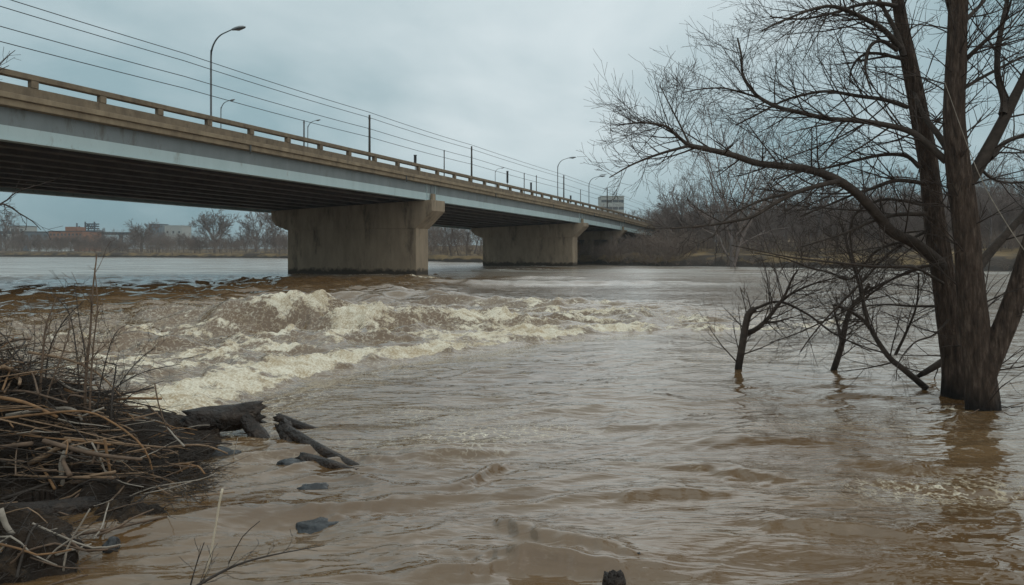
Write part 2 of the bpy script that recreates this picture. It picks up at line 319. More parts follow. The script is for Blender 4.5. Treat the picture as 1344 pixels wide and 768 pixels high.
# ---- near bank: mound under the drift heap on the left and the ground the photographer stands on
def near_z(X, Y):
    X = np.asarray(X, float); Y = np.asarray(Y, float)
    ridge = 9.0 - .06 * (X + 6)
    hh = .98 * sstep(-3.9, -6.2, X) + .03
    z = hh * np.exp(-((Y - ridge) / np.where(Y < ridge, .85, 1.3)) ** 2) * sstep(-3.3, -4.1, X + .12 * perlin(X * 2, Y * 2, 14))
    low = (.02 + .34 * perlin(X * 1.5, Y * 1.9, 15) + .16 * perlin(X * 4, Y * 4, 18)).clip(0) * sstep(-3.35, -4.3, X + .35 * perlin(X * 1.1, Y * 1.1, 13) + .35 * sstep(7.2, 8.6, Y)) * sstep(10.4, 9.2, Y)
    foot = .85 * sstep(3.3, 1.6, Y - .12 * np.abs(X + 1) * 0) + .5 * sstep(-3.2, -5.0, X) * sstep(5.4, 3.6, Y)
    z = -.32 + np.maximum(np.maximum(z + .36 * (z > .02), low + .30 * (low > .01)), 0) + foot
    return z + .07 * fbm(X * 1.7, Y * 1.7, 4, 12) + (.05 * np.abs(perlin(X * 5, Y * 5, 16)) + .03 * perlin(X * 11, Y * 11, 17)) * (z > -.2)
gx = np.concatenate([np.linspace(-16, -7.5, 60)[:-1], np.linspace(-7.5, -2.6, 330)[:-1], np.linspace(-2.6, 12, 90)]); gy = np.concatenate([np.linspace(-8, 4, 80)[:-1], np.linspace(4, 10.8, 420)[:-1], np.linspace(10.8, 13, 30)]); GX, GY = np.meshgrid(gx, gy, indexing='ij'); GZ = near_z(GX, GY)
i = np.arange(len(gx) - 1)[:, None] * len(gy) + np.arange(len(gy) - 1)[None]
me = raw_mesh('near_bank', np.stack([GX, GY, GZ], -1).reshape(-1, 3), np.stack([i, i + len(gy), i + len(gy) + 1, i + 1], -1).reshape(-1, 4))
me.materials.append(M['mud']); o = link(bpy.data.objects.new('near_bank', me)); tag(o, kind='structure')
# ---- river surface
FRONT = np.array([(-7.2, 6.5), (-5.9, 9.0), (-5.2, 10.9), (-4.95, 13.3), (-4.4, 15.6), (-2.75, 17.9), (.1, 21.1), (3.8, 24.0), (7.2, 23.8), (11, 25), (15, 30)], float)
def front_sd(X, Y):
    best = np.full(X.shape, 1e9); sgn = np.ones(X.shape); arc = np.zeros(X.shape); acc = 0
    for (a, b) in zip(FRONT[:-1], FRONT[1:]):
        d = b - a; ln = np.hypot(*d); tt = np.clip(((X - a[0]) * d[0] + (Y - a[1]) * d[1]) / ln ** 2, 0, 1)
        dx = X - a[0] - tt * d[0]; dy = Y - a[1] - tt * d[1]; q = np.hypot(dx, dy); m = q < best
        s = np.sign(d[0] * (Y - a[1]) - d[1] * (X - a[0])); best = np.where(m, q, best); sgn = np.where(m, s, sgn); arc = np.where(m, acc + tt * ln, arc); acc += ln
    return best * sgn, arc
# standing waves: px, py of the crest foot, length, width, angle(deg), height, foam
CREST = [(395, 434, 2.0, .75, 14, .95, 1.2), (472, 438, 1.5, .8, -8, 1.0, 1.3), (545, 434, 2.0, .8, 6, .55, .7), (300, 434, 3.0, 1.4, 4, .90, .03), (205, 452, 1.5, .6, -10, .55, 1.0),
         (600, 402, 3.0, 1.0, 5, .40, .35), (715, 403, 4.0, 1.0, 0, .46, .8), (640, 432, 2.2, .7, 10, .45, .9), (470, 396, 4.0, 1.6, 3, .5, .3), (560, 392, 3.0, 1.2, 3, .4, .35),
         (330, 462, 2.0, .9, 12, .26, .15), (180, 505, 1.2, .6, 10, .30, .7), (120, 465, 2.5, 1.0, 0, .35, .1), (90, 430, 4.0, 1.4, 0, .35, .05),
         (440, 452, 2.2, .7, 14, .30, .6), (740, 424, 2.0, .7, 4, .34, .7), (820, 420, 2.0, .6, -4, .26, .6), (650, 356, 3.5, 1.2, 0, .5, .5), (790, 372, 9, 2.0, 0, .3, .2), (420, 372, 7, 2.0, 0, .35, .05),
         (455, 363, 5.5, .7, -3, .16, .75), (552, 366, 2.2, .6, 10, .26, 1.0), (690, 353, 7, .9, 0, .18, .8), (690, 365, 6, 1.6, 0, .3, .25), (620, 372, 6, 1.6, 0, .3, .15),
         (632, 628, .55, .10, 58, .075, 0), (690, 700, .5, .16, -50, .075, 0), (735, 742, .75, .15, -10, .11, 0), (640, 752, .5, .12, 14, .06, 0), (880, 650, .9, .2, 8, .05, 0), (1100, 700, .8, .18, -14, .05, 0), (1230, 640, 1.0, .2, -20, .06, 0), (480, 668, .8, .16, 14, .06, 0), (770, 720, .4, .18, -30, .07, .05), (855, 560, 1.0, .25, 5, .06, 0),
         (960, 620, .8, .25, -20, .07, 0), (1000, 580, 1.2, .3, 4, .05, 0), (1180, 610, 1.0, .3, -12, .06, 0), (560, 600, .9, .25, 18, .06, 0)]
def water_field(X, Y):
    rr = np.hypot(X, Y); al = R_(14)
    wx = .5 * perlin(X * .35, Y * .35, 21); wy = .5 * perlin(X * .35, Y * .35, 22)
    U = (X * math.cos(al) + Y * math.sin(al)) + wx; W = (-X * math.sin(al) + Y * math.cos(al)) + wy
    near = np.clip(1.25 - rr / 130, .15, 1) * (1 - .45 * sstep(9, 22, rr))
    h = .055 * fbm(U / 3.6, W / 1.7, 3, 30) * near * (.55 + .45 * sstep(55, 12, rr))
    rid = 1 - np.abs(perlin(U / 1.5, W / .62, 33)); h += .034 * (rid ** 3 - .4) * near * (.45 + .55 * sstep(-.2, .4, perlin(X * .22, Y * .22, 39)))
    rid = 1 - np.abs(perlin(U / .55, W / .26, 35)); h += .014 * (rid ** 2 - .4) * sstep(45, 14, rr) * (.3 + .7 * sstep(-.1, .5, perlin(X * .4, Y * .4, 40)))
    bandm = sstep(24, 34, Y) * sstep(90, 62, Y) * sstep(2, -7, X + .1 * (Y - 30)); h += bandm * (.30 * (1 - np.abs(perlin(U / 4.2, W / 1.9, 43))) ** 2 + .16 * perlin(U / 1.9, W / 1.0, 44))
    h += .07 * fbm(X / 9, Y / 5, 2, 41) * sstep(25, 50, rr) * sstep(260, 90, rr)
    sd, arc = front_sd(X + .22 * perlin(X * .5, Y * .5, 50) + .10 * perlin(X * 1.6, Y * 1.6, 52), Y + .22 * perlin(X * .5, Y * .5, 51))
    qx = 1.3 * perlin(X / 3.1, Y / 3.1, 45) + .5 * perlin(X / 1.1, Y / 1.1, 48); qy = 1.3 * perlin(X / 3.1, Y / 3.1, 46) + .5 * perlin(X / 1.1, Y / 1.1, 49)
    act = (.25 + 1.0 * sstep(-.35, .5, perlin(X / 4, Y / 6, 53)))
    rg = lambda f, k, sd_: np.clip(1 - np.abs(perlin(U / f + qx * .8 / f ** .5, W / k + qy * .8 / f ** .5, sd_)), 0, 1)
    h += act * (.066 * (rg(3.4, 1.15, 47) ** 2 - .5) * (sstep(26, 10, rr) * .8 + .2 * sstep(60, 30, rr)) + .026 * (rg(1.7, .50, 54) ** 2 - .5) * sstep(22, 9, rr) + .009 * (rg(.8, .22, 55) ** 1.6 - .5) * sstep(15, 7, rr))
    fade = sstep(0, 3, arc) * (1 - .45 * sstep(17, 24, arc)) * sstep(36, 31, arc)
    turb = sstep(.2, 2.4, sd) * sstep(41, 27, Y - .25 * np.maximum(X, 0)) * sstep(12, 6, X) * sstep(-24, -14, X)
    h += (.17 * (1 + .6 * perlin(arc * .45, arc * 0, 69)) * sstep(-.25, .9, sd) * np.exp(-np.maximum(sd, 0) / 9) - .10 * np.exp(-((sd + .55) / .5) ** 2)) * fade * sstep(60, 35, Y)
    h += turb * (.17 * fbm(U / 2.8, W / 1.5, 4, 60) + .24 * (1 - np.abs(perlin(U / 2.6, W / 1.1, 61))) ** 2 - .08)
    bw = (.50 + .80 * (.5 + .5 * perlin(arc * .45, arc * 0, 62))) * (1.15 - .4 * sstep(16, 28, arc))
    trail = bw * (.7 + 1.9 * sstep(-.35, .6, perlin(arc * .33 + .3 * sd, sd * .35, 67)))
    foam = 1.2 * np.where(sd < bw * .2, np.exp(-((sd - bw * .2) / (bw * .28)) ** 2), np.exp(-((sd - bw * .2) / trail) ** 2)) * fade * (.92 + .55 * perlin(arc * .6, sd * 1.1, 63) + .3 * perlin(arc * 2.1, sd * 2.1, 68))
    streak = fbm(U / 1.9, W / .55, 4, 64)
    foam = np.maximum(foam, turb * sstep(.05, .8, streak) * .75 * np.exp(-np.maximum(sd, 0) / 11) * sstep(-15, -10, X))
    rdg = (1 - np.abs(perlin(U / 2.6, W / 1.1, 61))) ** 6; foam = np.maximum(foam, turb * rdg * 1.0 * sstep(-.35, .35, perlin(X * .3, Y * .3, 66)) * sstep(-16, -9, X))
    foam += turb * .08
    for (px, py, ln, wd, ang, ht, fo) in CREST:
        ht = ht * (.72 if py < 540 else 1.0)
        c = onwater(px, py); a = R_(ang); dx = X - c[0]; dy = Y - c[1]
        m = (np.abs(dx) < ln * 3 + 3) & (np.abs(dy) < ln * 3 + 3)
        if not m.any(): continue
        dx = dx[m]; dy = dy[m]; xx = X[m]; yy = Y[m]
        p = dx * math.cos(a) + dy * math.sin(a) + .25 * ln * perlin(yy * 1.2 / wd, xx * .3, 70); q = -dx * math.sin(a) + dy * math.cos(a) + .35 * wd * perlin(xx * 1.1 / wd, yy * .4, 71)
        wn = max(wd, .45); env = np.exp(-np.abs(p / ln) ** 2.5); prof = np.where(q < 0, np.exp(-(q / (wd * .62)) ** 2), np.exp(-(q / (wd * 1.25)) ** 2))
        h[m] += ht * env * prof * (1 + .3 * perlin(xx * 1.3 / wn, yy * 1.3 / wn, 72)) - .3 * ht * env * np.exp(-((q + wd * 1.5) / wd) ** 2)
        foam[m] = np.maximum(foam[m], fo * env * np.exp(-((q + .1 * wd) / (wd * .8)) ** 2) * (.8 + .45 * perlin(xx * 1.2, yy * 1.2, 73)))
    foam = np.clip(foam, 0, 1.1)
    # wakes behind the trunks and snags standing in the river
    for (px, py, s) in ((1288, 537, .5), (1255, 516, .35), (970, 485, .18), (1095, 487, .18), (562, 361, 1.6), (470, 360, 1.5), (700, 350, 2)):
        c = onwater(px, py); q = np.hypot(X - c[0], (Y - c[1]) * 1.5); h += .09 * s * np.exp(-((q - s * .9) / (s * .35)) ** 2) * (.6 + .6 * perlin(X * 2, Y * 2, 75)); foam = np.maximum(foam, .55 * np.exp(-((q - s * 1.0) / (s * .35)) ** 2) * sstep(-.2, .5, perlin(X * 1.5, Y * 1.5, 76)))
    fm = sstep(.25, .7, foam)
    bil = lambda f, sd_: np.abs(perlin(X * f, Y * f, sd_))
    h += fm * sstep(3, 9, rr) * (.16 * (bil(1.2, 80)) + .10 * bil(2.9, 81) + .035 * bil(7, 82) + .012 * bil(14, 83) - .09)
    lace = np.zeros_like(X)
    for (px, py, rx, ry, s) in ((620, 572, 1.0, .8, 1), (690, 565, .9, .6, .8), (1240, 645, 1.1, .5, 1), (1300, 640, .9, .5, .8), (580, 545, 1.6, .9, .5), (1000, 470, 3, 2, .35), (480, 590, 1, .6, .35), (1150, 560, 2, 1, .3)):
        c = onwater(px, py); lace = np.maximum(lace, s * np.exp(-((X - c[0]) / rx) ** 2 - ((Y - c[1]) / ry) ** 2))
    lace = np.maximum(lace, .6 * np.exp(-((sd + .9) / 1.2) ** 2) * fade); lace = np.maximum(lace, turb * .5)
    # humps where the flow runs over sunken rocks
    for (px, py, rx, ry, ht) in ((420, 690, .45, .3, .05), (412, 640, .4, .25, .03), (140, 715, .3, .3, .03)):
        c = onwater(px, py); h -= ht * np.exp(-((X - c[0]) / rx) ** 2 - ((Y - c[1]) / ry) ** 2)
    assert np.isfinite(h).all() and np.isfinite(foam).all() and np.isfinite(lace).all()
    return h, foam, lace
def make_river():
    a0 = R_(43); ang = np.concatenate([np.linspace(-R_(179), -a0, 60)[:-1], np.linspace(-a0, a0, 860), np.linspace(a0, R_(179), 60)[1:]])
    r = [2.2]
    while r[-1] < 1400:
        x = r[-1]; r.append(x + (max(.022, .0048 * x) if x < 48 else .0048 * x + (x - 48) * .012))
    r = np.array(r); A, RR = np.meshgrid(ang, r, indexing='ij'); X = RR * np.sin(A); Y = RR * np.cos(A)
    h, foam, lace = water_field(X, Y)
    n, m = A.shape; V = np.stack([X, Y, h], -1).reshape(-1, 3)
    i = np.arange(n - 1)[:, None] * m + np.arange(m - 1)[None]
    me = raw_mesh('river', V, np.stack([i, i + 1, i + m + 1, i + m], -1).reshape(-1, 4))
    me.flip_normals() if me.polygons[1000].normal.z < 0 else None
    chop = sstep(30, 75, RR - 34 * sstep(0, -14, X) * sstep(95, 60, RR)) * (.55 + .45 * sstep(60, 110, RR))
    for nm, v in (('foam', foam), ('lace', lace), ('chop', chop)):
        at_ = me.attributes.new(nm, 'FLOAT', 'POINT'); at_.data.foreach_set('value', v.ravel().astype(np.float32))
    me.materials.append(M['water']); o = link(bpy.data.objects.new('river', me)); tag(o, kind='structure')
    print('river verts', len(V))
make_river()
# ---- damp air: one even volume round everything
hb = MB(); hb.box((-5600, -1500, -2.7), (5600, 2800, 48)); hm_ = bpy.data.materials.new('haze'); hm_.use_nodes = True; hn = hm_.node_tree; hn.nodes.clear()
ho = hn.nodes.new('ShaderNodeOutputMaterial'); hv = hn.nodes.new('ShaderNodeVolumePrincipled'); hv.inputs['Density'].default_value = .0003; hv.inputs['Color'].default_value = (.86, .92, .95, 1); hv.inputs['Anisotropy'].default_value = .2
hn.links.new(hv.outputs[0], ho.inputs['Volume']); tag(hb.build('haze', hm_, smooth=False), 'thin damp haze over the river', kind='stuff')
# ================================================================== BRIDGE
BO = np.array((-9.2, 79.7)); BU = np.array((.397, .918)); BV = np.array((.918, -.397))
_zu = np.array([-130, -46, 0, 53, 86, 104, 125, 160, 260]); _zz = np.array([12.3, 12.0, 11.65, 11.15, 10.5, 9.95, 9.3, 8.3, 6.5])
_fu = np.linspace(-130, 260, 400); _fz = np.interp(_fu, _zu, _zz); _k = np.ones(31) / 31
_fz = np.convolve(np.pad(_fz, 15, mode='edge'), _k, 'valid')
def rail_top(u, v=1.5): return np.interp(u, _fu, _fz) - .033 * (1.5 - v)
def bp(u, v, dz): xy = BO + BU * u + BV * v; return (xy[0], xy[1], rail_top(u, v) + dz)
def bz(u, v, z): xy = BO + BU * u + BV * v; return (xy[0], xy[1], z)
def sweep(mb, poly, u0, u1, step=3.0):
    n = max(1, int(math.ceil((u1 - u0) / step))); us = np.linspace(u0, u1, n + 1); k = len(poly)
    V = [bp(u, v, dz) for u in us for (v, dz) in poly]; Q = []
    for i in range(n):
        for j in range(k):
            a = i * k + j; b = i * k + (j + 1) % k; Q.append((a, b, b + k, a + k))
    T = []
    for s, base in ((1, 0), (-1, n * k)):
        for j in range(1, k - 1): T.append((base, base + j + 1, base + j) if s == 1 else (base, base + j, base + j + 1))
    mb.add(V, Q, T)
def rect(v0, v1, d0, d1): return [(v0, d0), (v1, d0), (v1, d1), (v0, d1)]
bridge = empty('road_bridge', (BO[0], BO[1], 0), 'long concrete and pale blue steel girder road bridge crossing the flooded river', 'bridge')
UA, UB = -112, 122
def bpart(name, polys, m, u0=UA, u1=UB, parent=None, step=3.0, bev=0):
    mb = MB()
    for p in polys: sweep(mb, p, u0, u1, step)
    o = mb.build(name, m, parent or bridge, smooth=False)
    if bev: bevel(o, bev)
    return o
PIERS = [-60.3, -1.3, 51.0, 78.7]
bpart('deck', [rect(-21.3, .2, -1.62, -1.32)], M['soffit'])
bpart('road_surface', [rect(-20.9, -.4, -1.316, -1.28)], M['asphalt'])
for sgn in (0, 1):
    f = (lambda v: v) if not sgn else (lambda v: -21.0 - v)
    def rr_(a, b, c, d): a, b = sorted((f(a), f(b))); return rect(a, b, c, d)
    edge = bpart('edge_beam', [rr_(.2, 1.62, -1.50, -1.2), rr_(.2, 1.46, -1.86, -1.5)], M['edge_concrete'], bev=.03)
    par = bpart('parapet', [rr_(1.15, 1.45, -1.2, -.70)], M['rail_concrete'], bev=.02)
    rail = bpart('railing', [rr_(1.1, 1.52, -.30, 0)], M['rail_concrete'], bev=.03)
    if not sgn:
        us = np.arange(-64.1, 118, 3.98)
        for u in us:
            mb = MB(); P = [bp(u + a * .2, v, dz) for dz in (-.70, -.30) for (a, v) in ((-1, 1.17), (1, 1.17), (1, 1.49), (-1, 1.49))]
            mb.hexa([np.array(p) for p in P]); bevel(mb.build('rail_post', M['rail_concrete'], rail, smooth=False), .02)
        # joints in the parapet, as thin raised strips
    ends = [UA] + PIERS + [UB]
    for a, b in zip(ends[:-1], ends[1:]):
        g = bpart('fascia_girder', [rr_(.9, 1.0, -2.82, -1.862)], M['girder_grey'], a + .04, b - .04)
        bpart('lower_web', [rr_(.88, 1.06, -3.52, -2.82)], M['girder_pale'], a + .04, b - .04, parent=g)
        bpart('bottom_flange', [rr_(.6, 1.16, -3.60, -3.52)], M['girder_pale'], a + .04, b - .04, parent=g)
mb = MB()                                                # splice plates, stiffeners and bolts on the near fascia
def gbox(mb, u0, u1, v0, v1, d0, d1): mb.hexa([np.array(bp(u, v, d)) for d in (d0, d1) for (u, v) in ((u0, v0), (u1, v0), (u1, v1), (u0, v1))])
mb = MB()
for u in PIERS:
    for du in (-.9, .9): gbox(mb, u + du - .02, u + du + .02, 1.062, 1.16, -3.5, -2.84); gbox(mb, u + du - .02, u + du + .02, 1.002, 1.10, -2.8, -1.88)
mb.build('bearing_stiffeners', M['girder_pale'], bridge, smooth=False)
for u in np.arange(-50, 110, 21.5):
    mb = MB(); a = np.array(bp(u, 1.52, -1.62)); mb.tube([a + (0, 0, .35), a, a - (0, 0, .5)], [.06] * 3, 8, True); mb.build('drain_pipe', M['pole'], bridge)
for k in range(8):
    v = -1.55 - k * 2.56
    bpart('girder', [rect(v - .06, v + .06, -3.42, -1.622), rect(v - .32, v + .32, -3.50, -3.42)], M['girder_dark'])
mb = MB()
for u in np.arange(-108, 120, 7.6):
    for k in range(9):
        v1 = 0.55 - k * 2.56 if k == 0 else -1.55 - (k - 1) * 2.56 - .07; v0 = -1.55 - k * 2.56 + .07 if k < 8 else -21.6
        P = [bp(u + a, v, dz) for dz in (-3.1, -1.9) for (a, v) in ((-.06, v0), (.06, v0), (.06, v1), (-.06, v1))]; mb.hexa([np.array(p) for p in P])
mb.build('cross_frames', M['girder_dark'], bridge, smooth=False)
def pier(u):
    th = 1.3; top = rail_top(u) - 3.605; cf = lambda v: -.033 * (1.5 - v)
    bent = u == PIERS[-1]; th = .8 if bent else th          # the last support is a row of columns under a cap
    mb = MB(); P = [np.array(bz(u + a * th, v, z)) for z in (-1.6, 5.25) for (a, v) in ((-1, -1.7 if bent else -17.3), (1, -1.7 if bent else -17.3), (1, 0), (-1, 0))]; mb.hexa(P)
    col = bevel(mb.build('pier', M['concrete'], bridge, smooth=False), .10, 2)
    if bent:
        for v0 in (-6.9, -12.1, -17.3):
            mb = MB(); mb.hexa([np.array(bz(u + a * th, v, z)) for z in (-1.6, 5.25) for (a, v) in ((-1, v0), (1, v0), (1, v0 + 1.7), (-1, v0 + 1.7))]); bevel(mb.build('pier_column', M['concrete'], col, smooth=False), .1, 2)
    prof = [(-17.3, 5.05), (-.0, 5.05), (2.0, 6.9), (2.0, top + cf(2.0)), (-19.6, top + cf(-19.6)), (-19.6, 6.35), (-18.9, 5.6)]
    th2 = th + .14; k = len(prof); mb = MB()
    V = [bz(u + a * th2, v, z) for a in (-1, 1) for (v, z) in prof]
    Q = [(j, (j + 1) % k, (j + 1) % k + k, j + k) for j in range(k)]; T = []
    bm = bmesh.new(); vs_ = [bm.verts.new(np.array(x) - parent_off(bridge)) for x in V]
    for q in Q: bm.faces.new([vs_[i] for i in q])
    bm.faces.new(vs_[:k][::-1]); bm.faces.new(vs_[k:]); bmesh.ops.recalc_face_normals(bm, faces=bm.faces)
    me = bpy.data.meshes.new('pier_cap'); bm.to_mesh(me); bm.free(); me.materials.append(M['concrete'])
    bevel(link(bpy.data.objects.new('pier_cap', me), col), .06, 2)
    mb = MB()                                            # bearing pads under every girder
    P = []
    for v in [1.0] + [-1.55 - j * 2.56 for j in range(8)] + [-22 + .2]: pass
    # riser at the outer end between the girder ends
    P = [np.array(bz(u + a * .32, v, z)) for z in (top + cf(1.5) + .003, top + cf(1.5) + .75) for (a, v) in ((-1, 1.17), (1, 1.17), (1, 1.45), (-1, 1.45))]; mb.hexa(P)
    bevel(mb.build('end_block', M['concrete'], col, smooth=False), .03)

for nm, zz, k, dark in (('concrete', .55, -1.0, (.06, .045, .032)), ('bark', .20, -.35, (.018, .014, .012)), ('limb', .14, -.25, (.018, .014, .012))):   # wet band at the water line
    _t = M[nm].node_tree; _b = _t.nodes['Principled BSDF']; _src = _b.inputs['Base Color'].links[0].from_socket
    _g = _t.nodes.new('ShaderNodeNewGeometry'); _s = _t.nodes.new('ShaderNodeSeparateXYZ'); _t.links.new(_g.outputs['Position'], _s.inputs[0])
    _n = _t.nodes.new('ShaderNodeTexNoise'); _n.inputs['Scale'].default_value = 1.6; _t.links.new(_g.outputs['Position'], _n.inputs['Vector'])
    _a = _t.nodes.new('ShaderNodeMath'); _a.operation = 'MULTIPLY_ADD'; _t.links.new(_n.outputs[0], _a.inputs[0]); _a.inputs[1].default_value = k; _t.links.new(_s.outputs[2], _a.inputs[2])
    _r = _t.nodes.new('ShaderNodeMapRange'); _t.links.new(_a.outputs[0], _r.inputs[0]); _r.inputs[1].default_value = zz + k * .5 - .1; _r.inputs[2].default_value = zz + k * .5 + .25
    _m = _t.nodes.new('ShaderNodeMix'); _m.data_type = 'RGBA'; _t.links.new(_r.outputs[0], _m.inputs[0]); _m.inputs[6].default_value = (*dark, 1); _t.links.new(_src, _m.inputs[7]); _t.links.new(_m.outputs[2], _b.inputs['Base Color'])
for u in PIERS: pier(u)
mb = MB(); P = [np.array(bz(UB + a, v, z)) for z in (-1, rail_top(UB) - 2.2) for (a, v) in ((-1.2, -22), (.8, -22), (.8, 2), (-1.2, 2))]; mb.hexa(P)
mb.build('abutment', M['concrete'], bridge, smooth=False)
# approach embankment behind the abutment
mb = MB(); us = np.linspace(UB - .5, 258, 24); V = []
for u in us:
    zt = rail_top(u) - 1.5
    for v, z in ((-42, -1), (-22.5, zt - .7), (2.5, zt), (24, -1)): V.append(bz(u, v, z))
Q = [(i * 4 + j, i * 4 + j + 1, i * 4 + j + 5, i * 4 + j + 4) for i in range(len(us) - 1) for j in range(3)]
mb.add(V, Q + [(0, 3, 2, 1)]); tag(mb.build('embankment', M['bank']), kind='structure')
# ---- things standing on the bridge
def uv_for(px, v):
    k = (px - CX) / F; x0 = BO[0] + BV[0] * v; y0 = BO[1] + BV[1] * v; return (k * y0 - x0) / (BU[0] - k * BU[1])
def deck_pt(u, v): return np.array(bp(u, v, -1.28))
def street_lamp(px, ytop, v, label, reach=3.0, r=.095, group='street lamps on the bridge'):
    u = uv_for(px, v); b = deck_pt(u, v); Y = b[1]; top = EYE + (HZ - ytop) / F * Y; h = top - b[2]
    e_ = empty('street_lamp', b, label, 'street lamp', group)
    rc = min(reach * .62, h * .4); pts = [b, b + (0, 0, h * .35), b + (0, 0, h - rc * 1.15)]
    dv_ = np.array((BV[0], BV[1], 0)) / np.hypot(*BV)
    for a in np.linspace(15, 82, 6): pts.append(b + np.array((0, 0, h - rc * 1.15)) + dv_ * rc * (1 - math.cos(R_(a))) + np.array((0, 0, rc * 1.05 * math.sin(R_(a)))))
    pts.append(b + dv_ * (reach * .8) + (0, 0, h - .02)); 
    P, Rr = resample(pts, np.linspace(r, r * .5, len(pts)), .35)
    mb = MB(); mb.tube(P, Rr, 10, True); mb.tube([b, b + (0, 0, .35)], [r * 1.7, r * 1.5], 10, True); mb.build('pole', M['pole'], e_)
    hp = P[-1]; mb = MB(); s = reach / 3.0 * 1.35
    ring = []; prof = [(0, .07, .06), (.12, .10, .09), (.4, .17, .13), (.75, .19, .14), (1.0, .15, .10), (1.15, .05, .04)]
    k = 12; V = []; up = np.array((0, 0, 1.)); sd_ = np.cross(dv_, up)
    for (x, wd, ht) in prof:
        for j in range(k):
            a = j / k * 2 * math.pi; zz = math.sin(a) * ht; V.append(hp + dv_ * x * s + sd_ * math.cos(a) * wd * s + up * (zz if zz > 0 else zz * .7) * s - dv_ * 0 + up * (.06 * x - .02))
    Q = [(i * k + j, i * k + (j + 1) % k, (i + 1) * k + (j + 1) % k, (i + 1) * k + j) for i in range(len(prof) - 1) for j in range(k)]
    V += [hp, hp + dv_ * 1.16 * s + up * .05]; n0 = len(V) - 2
    T = [(n0, (j + 1) % k, j) for j in range(k)] + [(n0 + 1, (len(prof) - 1) * k + j, (len(prof) - 1) * k + (j + 1) % k) for j in range(k)]
    mb.add(V, Q, T); head = mb.build('lamp_head', M['lamp_shell'], e_)
    mb = MB(); cc = hp + dv_ * .62 * s - up * .085 * s; V = [cc + dv_ * math.cos(a) * .34 * s + sd_ * math.sin(a) * .13 * s + up * (.02 + .02 * math.cos(a)) for a in np.linspace(0, 2 * math.pi, 14)[:-1]] + [cc - up * .07 * s]
    mb.add(V, None, [((j + 1) % 13, j, 13) for j in range(13)]); mb.build('lens', M['lamp_glass'], head)
    return e_
street_lamp(277, 43, -10, 'tall grey curved street lamp above the nearest end of the bridge')
street_lamp(732, 208, -10, 'tall curved street lamp on the bridge above the second pier')
street_lamp(773, 232, -10, 'curved street lamp near the far end of the bridge, beside the pale building')
for px, yt, lab in ((290, 133, 'small far side lamp seen low behind the railing, right of the tallest lamp'), (404, 159, 'small far side lamp beside a thin dark post, above the railing'),
                    (650, 221, 'tiny far side lamp seen above the railing over the second span')):
    street_lamp(px, yt, -20, lab, reach=1.5, r=.06, group='small lamps on the far side of the bridge')
PV = -.15
def utility_pole(px, ytop, v, label, r=.11, arm=True):
    u = uv_for(px, v); b = deck_pt(u, v); top = EYE + (HZ - ytop) / F * b[1]
    e_ = empty('utility_pole', b, label, 'pole', 'poles carrying the wires along the bridge')
    mb = MB(); mb.tube([b, (b[0], b[1], (b[2] + top) / 2), (b[0], b[1], top)], [r * 1.15, r, r * .85], 8, True); mb.build('pole', M['pole_dark'], e_)
    mb = MB()
    for dz in ((.35, 1.35, 2.1) if arm else (.3,)):
        mb.tube([(b[0] - .12, b[1], top - dz), (b[0] + .12, b[1], top - dz)], [.05, .05], 6, True)
    mb.build('insulators', M['pole'], e_)
    return u
for px, yt, lab in ((485, 151, 'dark utility pole on the bridge above the first pier span, nearest of the wire poles'), (619, 192, 'dark utility pole on the bridge just right of the first pier'),
                    (740, 230, 'utility pole just right of the tall lamp over the second pier'), (797, 247, 'utility pole at the far end of the bridge in front of the pale building')):
    utility_pole(px, yt, PV, lab)
for px, yt, lab in ((399, 158, 'thin dark post beside the small far side lamp on the bridge'), (583, 197, 'stout dark post on the bridge above the first pier'), (688, 227, 'thin post behind the railing over the second span'),
                    (704, 230, 'dark post with a bent top over the second span'), (762, 249, 'thin post between the two far curved lamps')):
    utility_pole(px, yt, -19.5, lab, .10, False)
def signal(px, y0, y1, label):
    v = -18; u = uv_for(px, v); b = deck_pt(u, v); k = b[1] / F; z1 = EYE + (HZ - y0) * k; z0 = EYE + (HZ - y1) * k
    e_ = empty('signal_post', b, label, 'signal', 'dark signal boxes on the bridge')
    mb = MB(); mb.tube([b, (b[0], b[1], z1 - .3)], [.06, .06], 8, True); mb.build('post', M['pole_dark'], e_)
    mb = MB(); mb.box((b[0] - .2, b[1] - .18, z0), (b[0] + .2, b[1] + .18, z1)); mb.box((b[0] - .26, b[1] - .24, z1), (b[0] + .26, b[1] + .2, z1 + .06)); bevel(mb.build('signal_box', M['black'], e_, smooth=False), .04)
for px, y0, y1, lab in ((545, 204, 214, 'dark box on a post left of the first pier'), (666, 225, 240, 'dark box on a post over the second span, left one of the pair'), (697, 240, 250, 'dark box on a post over the second span, right one of the pair'), (749, 257, 266, 'dark box on a post between the far lamps')):
    signal(px, y0, y1, lab)
# wires: px at x=485 rows
for (dy0, lab) in ((147.5, 'topmost of the four wires above the bridge'), (154.5, 'second wire from the top above the bridge'), (169, 'third wire from the top above the bridge'), (180, 'lowest of the four wires above the bridge')):
    u0 = uv_for(485, PV); b = deck_pt(u0, PV); z = EYE + (HZ - dy0) / F * b[1]; off = z - rail_top(u0, PV)
    pts = []; up = [uv_for(p, PV) for p in (485, 619, 740, 797)]; sp = up[1] - up[0]; stn = [up[0] - sp * 3, up[0] - sp * 2, up[0] - sp] + up + [up[3] + 40, up[3] + 80]
    for a, c in zip(stn[:-1], stn[1:]):
        for t in np.linspace(0, 1, 9)[:-1]:
            u = a + (c - a) * t; q = bp(u, PV, off); pts.append((q[0], q[1], q[2] - .09 * 4 * t * (1 - t)))
    mb = MB(); mb.tube(pts, [.026] * len(pts), 5, True)
    tag(mb.build('overhead_wire', M['wire']), lab, 'wire', 'overhead wires along the bridge')
